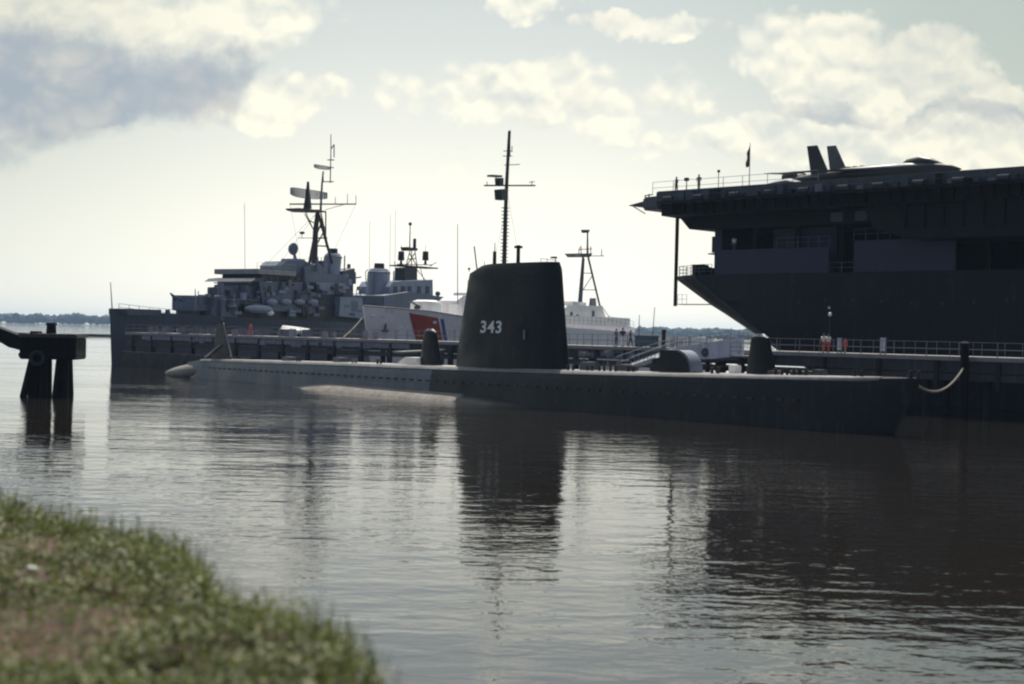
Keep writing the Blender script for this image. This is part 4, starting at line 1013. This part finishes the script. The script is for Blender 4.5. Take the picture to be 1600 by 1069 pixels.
# main mast
cm = pole([(787, 440), (790, 330), (792, 280), (796, 205)], .34, 'mast', m_black, cut, CF)
bars([(757, 290, 836, 290), (769, 275, 783, 275)], .12, 'yard', m_black, cm, CF)
bars([(761, 290, 761, 284), (831, 290, 831, 283), (827, 285, 835, 284), (775, 275, 775, 290), (786, 244, 800, 244), (788, 258, 812, 257), (787, 236, 799, 236), (797, 245, 797, 203), (800, 228, 800, 238)], .06, 'mast_aerials', m_black, cm, CF)
b = MB(); x, z = C(786, 302, 0)
cb('mast_platform', [(783, 296), (793, 295), (792, 313), (784, 312)], -.6, .6, m_black, cm)
cb('radar', [(770, 273), (785, 274), (785, 277), (770, 276)], -.5, .5, m_black, cm)
cb('radar_motor', [(780, 278), (787, 278), (787, 290), (781, 290)], -.4, .4, m_black, cm)
for k in range(16):
    y = 325+k*5.5; x, z = C(789.5 if y < 370 else 788, y, 0); MB().box(x-.42, x+.42, -.42, .42, z-.05, z+.05).build('mast_step', m_black, cm)
bars([(791, 290, 757+55, 412), (790, 330, 770, 415)], .02, 'stay', m_black, cm, CF)
# tripod mast
tm = pole([(905, 478), (911, 402)], .28, 'tripod_mast', m_hazed, cut, CF, 0)
bars([(919, 402, 940, 490)], .18, 'mast_leg', m_hazed, tm, CF)
bars([(912, 404, 908, 478)], .18, 'mast_leg', m_hazed, tm, CF, 1.2)
bars([(909, 427, 924, 427), (908, 453, 930, 453), (911, 453, 926, 430), (888, 400, 944, 400), (908, 398, 908, 384), (904, 390, 925, 389), (923, 400, 923, 385), (906, 386, 904, 396), (940, 400, 940, 390)], .07, 'mast_brace', m_hazed, tm, CF)
cb('mast_top', [(904, 396), (926, 396), (922, 402), (909, 402)], -1.3, 1.3, m_hazed, tm)
pole([(918, 398), (918, 362)], .18, 'topmast', m_hazed, tm, CF); cb('mast_light', [(914, 359), (922, 359), (920, 364), (916, 364)], -.4, .4, m_hazed, tm)
# after house
cb('after_house', [(872, 492), (886, 478), (940, 478), (950, 503), (975, 505), (975, 525), (872, 525)], -3.6, 3.6)
cb('mast_base', [(896, 471), (916, 473), (916, 481), (896, 481)], -1.4, 1.2, m_cg)
cb('quarter_deck_house', [(870, 504), (992, 512), (992, 528), (870, 528)], -5.2, 4.6, m_cg)
cb('deck_stripe', [(870, 517.5), (1000, 523), (1000, 527), (870, 523)], -5.35, -5.15, m_haze)
b = cb('awning', [(944, 497), (972, 503), (976, 507), (944, 504)], -3.4, 3.4, m_galv)
bars([(944, 500, 944, 515), (974, 506, 974, 518), (958, 503, 958, 516), (940, 478, 955, 500)], .07, 'awning_pole', m_galv, b, CF, -3)
for px, py in ((893, 494), (902, 498), (927, 492), (933, 508), (899, 510)):
    x, z = C(px, py, -3.65); MB().box(x-.3, x+.3, -3.72, -3.55, z-.9, z+.6).build('doorway', m_hazed, cut)
cb('davit', [(925, 466), (931, 466), (933, 490), (922, 490)], -2.2, -1.8, m_galv)
for p0, p1 in (((876, 505), (945, 508)), ((950, 505), (990, 513))):
    p, q = C(*p0, -5.2), C(*p1, -5.2); MB().rail([(p[0], -5.2, p[1]), (q[0], -5.2, q[1])], 1.1, 1.3, .03, (1, .5)).build('railing', m_galv, cut)
rope('mooring_rope', 'thin pale mooring line from cutter bow down to the pier', CF.world(*(lambda p: (p[0], -.6, p[1]))(C(566, 497, -.6))), ppt(536, 1, PZ+.1), .15, .09)

# leaning poles behind the pier (small sailing craft masts)
for px0, y0, px1, y1, lab in ((1016, 525, 1023, 480, 'thin mast leaning right above the teal box'), (998, 523, 999, 492, 'thin upright mast left of the leaning one')):
    F2 = Frame((1018-800)/FPX*170, 170, R(0))
    p, q = F2.hit(px0, y0), F2.hit(px1, y1); base = F2.world(p[0], 0, 0)
    t = thing('dinghy', 'small white sailing dinghy afloat behind the pier, ' + lab, 'dinghy', base, 0)
    b = MB(); rs_ = []
    for k in range(9):
        u = k/8; wv = .85*math.sin(math.pi*min(.95, .12+u*.75)); rs_.append([(-2.2+4.4*u, -wv*.5, -.1), (-2.2+4.4*u, -wv, .7+.2*u), (-2.2+4.4*u, wv, .7+.2*u), (-2.2+4.4*u, wv*.5, -.1)])
    b.rings(rs_).build('hull', m_cgb, t, smooth=True)
    MB().cyl((0, 0, .6), (q[0]-p[0], 0, q[1]), .06, .04, 6).build('mast', m_mast, t, smooth=True)

# ------------------------------------------------------------------ aircraft carrier
EA = math.atan2(-.702, .712)
EF = Frame(14.2, 150.0, EA)        # x towards the bow, +y away from the viewer
car = thing('aircraft_carrier', 'huge dark aircraft carrier stern overhanging the pier at right', 'warship', EF.o, EA)
CL = 150
hy = 4.0
tab1 = [(-2, 26), (0, 22), (4, 13), (6.7, 8.1), (8.4, 4.9), (9.3, 3.1), (12, -1.5), (12.45, -1.6)]
tab2 = [(-2, 28), (0, 24.5), (4, 15.2), (6.7, 11.2), (8.4, 8.6), (9.3, 7.2), (12, 3.2), (12.45, 3.0)]
zs = [-2, 0, 2, 4, 5.4, 6.7, 7.6, 8.4, 9.3, 10.2, 11, 12, 12.45]
b = MB(); rs_ = []
for z in zs:
    a1 = lerp_tab(tab1, z); a2 = lerp_tab(tab2, z)
    rs_.append([(CL, hy, z), (a2, hy, z), (a2-(a2-a1)*.5, hy+1.1, z), (a1, hy+3, z), (a1-.8, hy+12, z), (a1, hy+22, z), (a2, hy+26, z), (CL, hy+26, z)])
b.rings(rs_); b.build('hull', m_car, car)
# knuckle strip along the quarter
b = MB(); b.tube([(lerp_tab(tab2, z), hy-.02, z) for z in zs[3:]], .12, 6); b.build('knuckle_plate', m_carf, car)
E = EF.hit
def eb(name, pts, v0, v1, mat, par=car, bevel=0): return dblock(name, pts, v0, v1, mat, par, bevel, EF)
# flight deck slab and gallery
zd0 = 21.05
b = MB(); b.plan([(0.8, 0), (CL, 0), (CL, 34), (2, 34), (-1.5, 22), (-1.5, 12)], 19.7, zd0); fd = b.build('flight_deck', m_carf, car, bevel=.12)
b = MB(); b.plan([(1.0, .3), (CL, .3), (CL, 33.6), (2.2, 33.6), (-1.2, 22), (-1.2, 12)], zd0, zd0+.03); b.build('deck_surface', m_cdeck, fd)
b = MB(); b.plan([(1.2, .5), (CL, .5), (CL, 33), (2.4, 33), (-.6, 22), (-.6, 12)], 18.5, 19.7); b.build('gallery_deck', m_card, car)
# lower gallery block, chamfered at the stern
g = [E(1062, 339, 3), E(1077, 355, 3), E(1119, 360, 3)]
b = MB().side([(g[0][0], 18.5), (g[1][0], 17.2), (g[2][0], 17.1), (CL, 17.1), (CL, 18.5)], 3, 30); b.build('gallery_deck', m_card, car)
# stern round-down lip and pointed platform
b = MB(); b.plan([E(1003, 322, .5)+() and (E(1003, 322, .5)[0], .5), (1.2, 0), (1.2, 6), (E(1003, 322, .5)[0], 5)], 19.2, 20.6); b.build('round_down', m_carf, fd, bevel=.2)
x, z = E(988, 322, 1.5); x1, _ = E(1006, 322, 1.5)
b = MB(); b.side([(x, z-.05), (x, z+.05), (x1+.8, z+.45), (x1+.8, z-.35)], 1.0, 2.4); b.build('landing_light_boom', m_carf, fd)
bars([(990, 323, 1008, 334), (1000, 322, 1010, 312), (1008, 305, 1008, 322), (1014, 303, 1014, 318), (1008, 306, 1020, 304)], .06, 'boom_brace', m_carf, fd, EF, 1.2)
# catwalk along deck edge with stanchions, life-raft drums, fittings
b = MB().box(1.5, CL, -.9, -.02, 19.75, 19.85); cw = b.build('catwalk', m_card, car)
k = 0
while k*8+2 < 60:
    MB().rail([(k*8+2.0, -.88, 19.85), (k*8+9.9, -.88, 19.85)], 1.05, 1.6, .03, (1, .5)).build('catwalk_railing', m_carf, cw); k += 1
rnd = random.Random(9)
for k in range(46):
    x = 2+k*1.02+rnd.random()*.7; h = rnd.uniform(.3, 1.0); wv = rnd.uniform(.3, .9)
    if k % 4 == 0:
        MB().cyl((x, -.55, 20.1), (x+1.1, -.55, 20.1), .3, .3, 10).build('raft_canister', m_raft, car, smooth=True)
    else: MB().box(x, x+wv, -.6, -.03, 19.87, 19.87+h).build('catwalk_locker', rnd.choice([m_carf, m_card, m_haze, m_hazed]), car, bevel=.03)
for k in range(40):
    x = 3+k*1.25; MB().box(x, x+.12, .02, .5, 18.6, 19.69).build('deck_bracket', m_card, car)
# wider sponson further forward (dark bulge)
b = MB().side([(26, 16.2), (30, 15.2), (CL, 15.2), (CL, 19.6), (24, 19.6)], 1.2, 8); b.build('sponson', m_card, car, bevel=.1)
for k in range(12): MB().box(29+k*1.9, 29.25+k*1.9, .95, 1.19, 16.2, 19.6).build('sponson_rib', m_card, car)
# stern wall, hangar side
sx0 = E(1118, 400, hy+.8)[0]
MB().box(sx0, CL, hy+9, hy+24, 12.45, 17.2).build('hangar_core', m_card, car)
MB().box(sx0, sx0+.9, hy+.6, hy+9, 12.45, 17.2).build('stern_bulkhead', m_carp, car)
x, z = E(1115, 395, hy+1); MB().box(x-.1, sx0, hy+.8, hy+2.2, z, z+1.7).build('stern_fitting', m_carp, car)
def panel(px0, px1, y0, y1, v, name, mat):
    x0, z1 = E(px0, y0, v); x1, z0 = E(px1, y1, v); return MB().box(x0, x1, v, v+.25, max(z0, 12.46), z1).build(name, mat, car, bevel=.03)
panel(1120, 1294, 391, 431, hy+.1, 'hangar_bulwark', m_carp)
panel(1209, 1306, 347, 431, hy+2.0, 'hangar_screen', m_carp)
panel(1334, 1492, 376, 431, hy+.1, 'hangar_bulwark', m_carp)
for p0, p1, yb, v in ((1214, 1296, 389, hy+.15), (1334, 1490, 376, hy+.15), (1296, 1334, 428, hy+.3)):
    a, z = E(p0, yb, v); a2, z2 = E(p1, yb, v)
    MB().rail([(a, v, z), (a2, v, z)], 1.1, 1.25, .03, (1, .55)).build('hangar_railing', m_haze, car)
for k in range(9):
    x = sx0+4.5+k*5.1; MB().box(x, x+.5, hy+1.0, hy+1.5, 12.45, 17.15).build('hangar_frame', m_card, car)
for k in range(7):
    x, z = E(1300+k*38, rnd.uniform(320, 345), 3.2); MB().box(x, x+1.4, 2.9, 3.4, 17.3, 18.2).build('vent_box', m_hazed, car, bevel=.05)
# fantail deck rail, bitts
x0, _ = E(1058, 431, hy+3.5)
b = MB().rail([(lerp_tab(tab1, 12)-.0, hy+3.3, 12.45), (lerp_tab(tab1, 12)-.6, hy+12, 12.45)], 1.1, 1.2, .035, (1, .66, .33)); b.build('fantail_railing', m_haze, car)
b = MB().rail([(lerp_tab(tab1, 12)+.1, hy+3.1, 12.45), (3.4, hy+.3, 12.45), (sx0, hy+.2, 12.45)], 1.1, 1.2, .035, (1, .66, .33)); b.build('fantail_railing', m_haze, car)
for px, hh in ((1087, .9), (1098, .6), (1105, .6), (1113, .5)):
    x, _ = E(px, 430, hy+2); MB().cyl((x, hy+2, 12.45), (x, hy+2, 12.45+hh+.3), .35, .42, 10).build('mooring_bitt', m_card, car, smooth=True)
x, _ = E(1090, 428, hy+3); MB().box(x-.8, x+.8, hy+3, hy+4, 12.45, 13.7).build('winch_house', m_card, car, bevel=.06)
# hanging ladder line from the deck to below the fantail
x, z1 = E(1058, 339, 3.2); _, z0 = E(1056, 478, 3.2)
b = MB()
for q in (-.12, .12): b.cyl((x+q, 3.2, z0), (x+q+.05, 3.2, z1), .10, .10, 6)
for k in range(26): z = z0+(z1-z0)*k/25; b.cyl((x-.22, 3.2, z), (x+.22, 3.2, z), .04, .04, 5)
b.build('stern_ladder', m_card, car)
b = MB(); x0, z = E(1057, 475, 3.4); x1, _ = E(1112, 477, 3.4)
b.box(x0, x1, 3.4, 4.6, z-.08, z); b.build('stern_stage', m_carf, car); MB().rail([(x0+.1, 3.45, z), (x0+1.3, 3.45, z)], 1.0, .6, .025, (1, .5)).build('stage_railing', m_haze, car)
MB().box(x0+5.5, x0+8.5, 4, 4.4, z+.05, z+.3).build('stage_bracket', m_carf, car)
# small bright fittings on hull: a lamp
x, z = E(1296, 481, hy); MB().ell((x, hy-.05, z), .14, .1, .14, 8, 6).build('hull_lamp', m_cgb, car, smooth=True)
for k in range(16):
    x = 16+k*3.1; MB().cyl((x, hy-.03, 9.6+.2*math.sin(k)), (x, hy+.1, 9.6+.2*math.sin(k)), .17, .17, 12).build('porthole', m_black, car)
# flight-deck safety rail above the deck edge (line sloping up right)
segs = [(1020, 1052), (1052, 1093), (1093, 1130), (1130, 1160), (1160, 1199), (1199, 1239), (1239, 1278)]
for p0, p1 in segs:
    a, _ = E(p0, 290, 2); a2, _ = E(p1, 290, 2)
    MB().rail([(a, 2, zd0), (a2, 2, zd0)], 1.25, 2.6, .03, (1, .5)).build('deck_railing', m_haze2, car)

# flag on staff
fx, fz = E(1172, 228, 3)
t = thing('flagpole', 'thin pole with limp dark flag on the flight deck edge', 'flagpole', EF.world(fx, 3, zd0+.03), EA)
MB().cyl((0, 0, 0), (0, 0, fz-zd0+.3), .05, .03, 8).build('pole', m_haze, t, smooth=True)
b = MB(); rs_ = []
H_ = fz-zd0
for k in range(9):
    u = k/8; z = H_-2.1*u; wv = .12+.32*math.sin(min(1, u*1.3)*1.6)
    rs_.append([(.04, .0, z), (-wv*.6, .08*math.sin(k), z-.05), (-wv, .12*math.cos(k*1.4), z-.1), (-wv*.6, .08*math.sin(k)+.02, z-.07)])
b.rings(rs_); b.build('flag', paint('flag_cloth', (0.16, 0.07, 0.06), .8, .4, 3), t, smooth=True)
lx_, lz_ = E(1123, 268, 3); t = thing('deck_lamp_post', 'short lamp post with round head on the flight deck', 'lamp post', EF.world(lx_, 3, zd0+.03), EA)
MB().cyl((0, 0, 0), (0, 0, lz_-zd0), .04, .04, 8).build('pole', m_haze, t); MB().ell((0, 0, lz_-zd0), .17, .17, .17, 10, 8).build('lamp_head', m_black, t, smooth=True)
lx_, lz_ = E(1073, 275, 3.5); t = thing('viewing_binoculars', 'dark viewing binoculars on a stand between two visitors on the flight deck', 'binoculars', EF.world(lx_, 3.5, zd0+.03), EA)
MB().cyl((0, 0, 0), (0, 0, 1.3), .07, .05, 8).build('stand', m_black, t); MB().box(-.25, .25, -.18, .18, 1.3, 1.65).build('head', m_black, t, bevel=.05)

# fighter jet
jy = 10.5
ja0 = E(1240, 262, jy)[0]; ja1 = E(1502, 262, jy)[0]; JL = ja1-ja0
jet = thing('fighter_jet', 'grey twin-tailed fighter jet parked on the flight deck, nose to the right', 'aircraft', EF.world(ja0, jy, zd0+.03), EA)
zt_j = E(1300, 262, jy)[1]-zd0
b = MB(); rs_ = []
for u, hw, z0, z1 in ((0, .75, 1.35, 2.0), (.06, 1.5, 1.1, 2.35), (.2, 1.9, 1.0, 2.75), (.4, 2.0, .95, 3.05), (.6, 1.7, .95, 3.15), (.72, .95, 1.0, 3.15), (.85, .62, 1.1, 2.95), (.95, .3, 1.4, 2.5), (1.0, .05, 1.85, 1.95)):
    z0 *= .75; z1 *= .77; zc = (z0+z1)/2; rs_.append([(JL*u, hw*math.copysign(abs(math.cos(a))**.8, math.cos(a)), zc+(z1-z0)/2*math.copysign(abs(math.sin(a))**.9, math.sin(a))) for a in [2*math.pi*i/20 for i in range(20)]])
b.rings(rs_); b.build('fuselage', m_jet, jet, smooth=True)
b = MB(); b.rings([[(JL*u, hw*math.cos(a), z0+h*max(0, math.sin(a))) for a in [2*math.pi*i/16 for i in range(16)]] for u, hw, z0, h in ((.66, .1, 2.25, .1), (.70, .5, 2.2, .6), (.77, .52, 2.2, .85), (.84, .45, 2.1, .6), (.9, .15, 2.0, .12))]); b.build('canopy', m_glass, jet, smooth=True)
for q in (-1, 1):
    t0, tz = E(1261 if q < 0 else 1292, 229, jy+q*1.5); 
    w0 = ja0+ (E(1268 if q < 0 else 1299, 262, jy+q*1.5)[0]-ja0); w1 = E(1292 if q < 0 else 1324, 262, jy+q*1.5)[0]; t1 = E(1277 if q < 0 else 1306, 231, jy+q*1.5)[0]
    b = MB(); zb2 = 1.5; zt2 = tz-zd0
    b.side([(w0-ja0, zb2), (w1-ja0+.4, zb2), (t1-ja0, zt2), (t0-ja0, zt2)], q*1.5-.07, q*1.5+.07); b.build('tail_fin', m_jet if q < 0 else m_jetl, jet, bevel=.03)
    MB().cyl((-.5, q*.95, 1.65), (.8, q*.95, 1.65), .5, .62, 18).build('exhaust_nozzle', m_black, jet, smooth=True)
    b = MB(); b.add([(JL*.62, q*1.5, 1.8), (JL*.42, q*1.5, 1.8), (JL*.16, q*4.6, 1.72), (JL*.08, q*4.3, 1.72), (JL*.62, q*1.5, 2.0), (JL*.42, q*1.5, 2.05), (JL*.16, q*4.6, 1.8), (JL*.08, q*4.3, 1.8)], [(0, 1, 2, 3), (7, 6, 5, 4), (0, 4, 5, 1), (1, 5, 6, 2), (2, 6, 7, 3), (3, 7, 4, 0)]); b.build('wing', m_jetl, jet)
    b = MB(); b.add([(2.4, q*1.6, 1.9), (.3, q*1.6, 1.9), (-1.0, q*3.9, 1.85), (.1, q*3.9, 1.85), (2.4, q*1.6, 2.0), (.3, q*1.6, 2.0), (-1.0, q*3.9, 1.92), (.1, q*3.9, 1.92)], [(0, 1, 2, 3), (7, 6, 5, 4), (0, 4, 5, 1), (1, 5, 6, 2), (2, 6, 7, 3), (3, 7, 4, 0)]); b.build('tailplane', m_jetl, jet)
    b = MB(); b.cyl((JL*.38, q*1.7, .4), (JL*.38, q*1.6, 1.3), .09, .09, 8); b.cyl((JL*.38, q*1.55, .4), (JL*.38, q*1.85, .4), .4, .4, 16); b.build('landing_gear', m_black, jet)
b = MB(); b.cyl((JL*.82, 0, .3), (JL*.82, 0, 1.3), .08, .08, 8); b.cyl((JL*.82, -.15, .3), (JL*.82, .15, .3), .3, .3, 14); b.build('landing_gear', m_black, jet)
for k in range(4): MB().box(JL*.3+k*.8, JL*.3+k*.8+.5, -.5, .5, 2.2, 2.45).build('dorsal_panel', m_jetl, jet, bevel=.05)
# yellow deck tractor-like equipment left out; safety mound of gear near the jet
gx, _ = E(1205, 270, 4)
t = thing('deck_gear_cover', 'low dark tarpaulin mound on the flight deck left of the jet', 'tarpaulin', EF.world(gx, 4, zd0+.03), EA)
MB().rings([[(x, -wv, 0), (x, -wv*.7, h*.7), (x, 0, h), (x, wv*.7, h*.7), (x, wv, 0)] for x, wv, h in ((-1.2, .2, .1), (-.4, .8, .5), (.6, .9, .7), (2.2, .9, .9), (4, .4, .35), (4.6, .1, .1))]).build('tarpaulin', m_hazed, t, smooth=True)

# ------------------------------------------------------------------ people
def skin_mesh(name, verts, edges, radii, mat, parent, root=0, sub_=1):
    me = bpy.data.meshes.new(name); me.from_pydata(verts, edges, []); o = bpy.data.objects.new(name, me); COL.objects.link(o)
    md = o.modifiers.new('s', 'SKIN'); md.use_smooth_shade = True
    for i, r in enumerate(radii):
        sv = me.skin_vertices[0].data[i]; sv.radius = r if isinstance(r, tuple) else (r, r); sv.use_root = (i == root)
    ss = o.modifiers.new('d', 'SUBSURF'); ss.levels = sub_; ss.render_levels = sub_
    bpy.context.view_layer.update()
    me2 = bpy.data.meshes.new_from_object(o.evaluated_get(bpy.context.evaluated_depsgraph_get()))
    bpy.data.objects.remove(o); bpy.data.meshes.remove(me)
    me2.name = name; me2.materials.clear(); me2.materials.append(mat)
    for p in me2.polygons: p.use_smooth = True
    o2 = bpy.data.objects.new(name, me2); COL.objects.link(o2); o2.parent = parent
    return o2
def cloth(col): return paint('cloth', col, .85, .15, 3)
m_wshirt, m_rshirt, m_bshirt, m_dshirt = cloth((.75, .75, .72)), cloth((.5, .05, .04)), cloth((.10, .15, .32)), cloth((.05, .05, .06))
m_redt, m_jean, m_khaki, m_dark = cloth((.42, .06, .05)), cloth((.06, .09, .16)), cloth((.3, .25, .17)), cloth((.025, .025, .03))
def person(loc, rz, label, top, bottom, H=1.72, arm='down', stride=.16, lean=0.0, group=None, shorts=False):
    t = thing('person', label, 'person', loc, rz, group); k = H/1.72
    def S(x, y, z): return (x*k+lean*z*.1, y*k, z*k)
    # faces +x
    hipL, hipR = S(0, .09, .92), S(0, -.09, .92)
    kL, kR = S(stride*.6, .10, .50), S(-stride*.2, -.10, .50)
    aL, aR = S(stride, .10, .09), S(-stride, -.10, .09)
    fL, fR = S(stride+.16, .11, .04), S(-stride+.16, -.11, .04)
    chest, neck, head, crown = S(0, 0, 1.30), S(.01, 0, 1.46), S(.03, 0, 1.58), S(.02, 0, 1.68)
    shL, shR = S(0, .19, 1.40), S(0, -.19, 1.40)
    if arm == 'down': eL, eR, hL, hR = S(-.04, .24, 1.14), S(.03, -.24, 1.14), S(.04, .25, .90), S(.10, -.25, .90)
    elif arm == 'rail': eL, eR, hL, hR = S(.08, .25, 1.16), S(.08, -.25, 1.16), S(.33, .20, 1.08), S(.33, -.20, 1.08)
    else: eL, eR, hL, hR = S(.02, .34, 1.18), S(.02, -.34, 1.18), S(.10, .20, 1.02), S(.10, -.20, 1.02)
    V_ = [S(0, 0, .98), S(0, 0, 1.14), chest, neck, head, crown, hipL, kL, aL, fL, hipR, kR, aR, fR, shL, eL, hL, shR, eR, hR]
    E_ = [(0, 1), (1, 2), (2, 3), (3, 4), (4, 5), (0, 6), (6, 7), (7, 8), (8, 9), (0, 10), (10, 11), (11, 12), (12, 13), (2, 14), (14, 15), (15, 16), (2, 17), (17, 18), (18, 19)]
    Rr = [(.14, .11), (.125, .10), (.15, .11), .055, (.085, .10), (.06, .07), .085, .056, .04, .035, .085, .056, .04, .035, .06, .042, .028, .06, .042, .028]
    # nose, then palms with four fingers and a thumb
    V_.append(S(.125, 0, 1.575)); E_.append((4, 20)); Rr.append(.012)
    for hi, e in ((16, eL), (19, eR)):
        h = Vector(V_[hi]); d = (h-Vector(e)).normalized(); sgn = 1 if hi == 16 else -1
        side_ = Vector((1, 0, 0)) if abs(d.x) < .7 else Vector((0, 1, 0))
        pi_ = len(V_); V_.append(tuple(h+d*.07*k)); E_.append((hi, pi_)); Rr.append(.026)
        for f, (of, ln) in enumerate(((-.027, .058), (-.009, .07), (.009, .066), (.027, .052))):
            a = len(V_); V_.append(tuple(h+d*(.09+ln*.5)*k+side_*of*k)); E_.append((pi_, a)); Rr.append(.009)
            V_.append(tuple(h+d*(.09+ln*.9)*k+side_*of*k+Vector((0, -sgn*.015, 0)))); E_.append((a, a+1)); Rr.append(.007)
        a = len(V_); V_.append(tuple(h+d*.06*k+side_*.04*k)); E_.append((hi, a)); Rr.append(.010)
    Rr = [(r[0]*k, r[1]*k) if isinstance(r, tuple) else r*k for r in Rr]
    skin_mesh('body', V_, E_, Rr, m_skin, t)
    G = 1.16
    skin_mesh('shirt', [S(0, 0, .96), S(0, 0, 1.14), S(0, 0, 1.30), S(0, 0, 1.41), shL, tuple(Vector(shL).lerp(Vector(eL), .75)), shR, tuple(Vector(shR).lerp(Vector(eR), .75))],
              [(0, 1), (1, 2), (2, 3), (2, 4), (4, 5), (2, 6), (6, 7)], [.165*k, .155*k, .17*k, .08*k, .078*k, .062*k, .078*k, .062*k], top, t)
    lo = .45 if shorts else .93
    skin_mesh('trousers', [S(0, 0, 1.0), S(0, 0, .93), hipL, kL if not shorts else tuple(Vector(hipL).lerp(Vector(kL), .8)), hipR, kR if not shorts else tuple(Vector(hipR).lerp(Vector(kR), .8))] + ([] if shorts else [tuple(Vector(kL).lerp(Vector(aL), .9)), tuple(Vector(kR).lerp(Vector(aR), .9))]),
              [(0, 1), (1, 2), (2, 3), (1, 4), (4, 5)] + ([] if shorts else [(3, 6), (5, 7)]), [.15*k, .15*k, .11*k, .08*k, .11*k, .08*k] + ([] if shorts else [.06*k, .06*k]), bottom, t)
    b = MB(); c_ = Vector(head); b.ell((c_.x-.02*k, 0, c_.z+.05*k), .105*k, .095*k, .10*k, 12, 8); b.build('hair', m_hair, t, smooth=True)
    for q, f in (('shoe', fL), ('shoe', fR)): MB().ell((f[0]-.07*k, f[1], .045*k), .14*k, .05*k, .045*k, 12, 6).build(q, m_dark, t, smooth=True)
    return t
GP = 'visitors walking on the pier'
person(ppt(963, 1.2), PA+R(180), 'person in blue shirt standing at the pier rail right of the sail', m_bshirt, m_jean, 1.72, 'rail', .05, group=GP)
person(ppt(973, 1.6), PA+R(-60), 'taller person in dark top, second from left by the teal box', m_dshirt, m_wshirt, 1.82, 'down', .12, group=GP)
person(ppt(985, 2.2), PA+R(20), 'person in dark clothes nearest the teal box, mid-stride', m_dark, m_dark, 1.6, 'down', .22, group=GP)
person(ppt(1287, 1.2), PA+R(-80), 'person in white shirt and red shorts, left one of the pair', m_wshirt, m_redt, 1.62, 'down', .1, group=GP, shorts=True)
person(ppt(1294.5, 1.3), PA+R(-90), 'person in white shirt and red trousers, right one of the pair', m_wshirt, m_redt, 1.58, 'down', .08, group=GP)
person(ppt(1321, 1.2), PA+R(-90), 'child in red beside the narrow pale board', m_rshirt, m_redt, 1.25, 'down', .08, group=GP, shorts=True)
person(ppt(391, .9), PA+R(190), 'person in bright red walking on the pier right of the aft fin', m_rshirt, m_redt, 1.65, 'down', .2, group=GP)
GD = 'visitors on the carrier'
def dpt(px, v): return EF.world(E(px, 292, v)[0], v, zd0+.03)
person(dpt(1057, 2.6), EA+R(180), 'person in dark clothes at the stern end of the flight deck', m_dshirt, m_dark, 1.72, 'down', .06, group=GD)
person(dpt(1092, 2.6), EA+R(-90), 'person with elbows out standing on the flight deck right of the binoculars', m_dshirt, m_khaki, 1.78, 'hips', .06, group=GD)
hx, hz = E(1152, 364, hy+1.5)
MB().box(hx-3, hx+4, hy+.5, hy+3, 14.6, 14.72).build('hangar_platform', m_card, car)
person(EF.world(hx, hy+1.0, 14.72), EA+R(-90), 'person in white shirt in the dark hangar opening above the fantail', m_wshirt, m_jean, 1.75, 'down', .05, group=GD)

# ------------------------------------------------------------------ haze
HZ = bpy.data.materials.new('haze_air'); HZ.use_nodes = True; t = NT(HZ.node_tree)
t.n.remove(t.n['Principled BSDF']); pv = t.node('ShaderNodeVolumePrincipled'); pv.inputs['Color'].default_value = (.45, .66, 1, 1); pv.inputs['Density'].default_value = 1.0e-4; pv.inputs['Anisotropy'].default_value = 0.2
t.l.new(pv.outputs[0], t.n['Material Output'].inputs['Volume'])
tag(MB().box(-5300, 5300, -5300, 5300, -3, 46).build('haze', HZ), 'thin pale summer haze over the harbour', 'haze', kind='stuff')
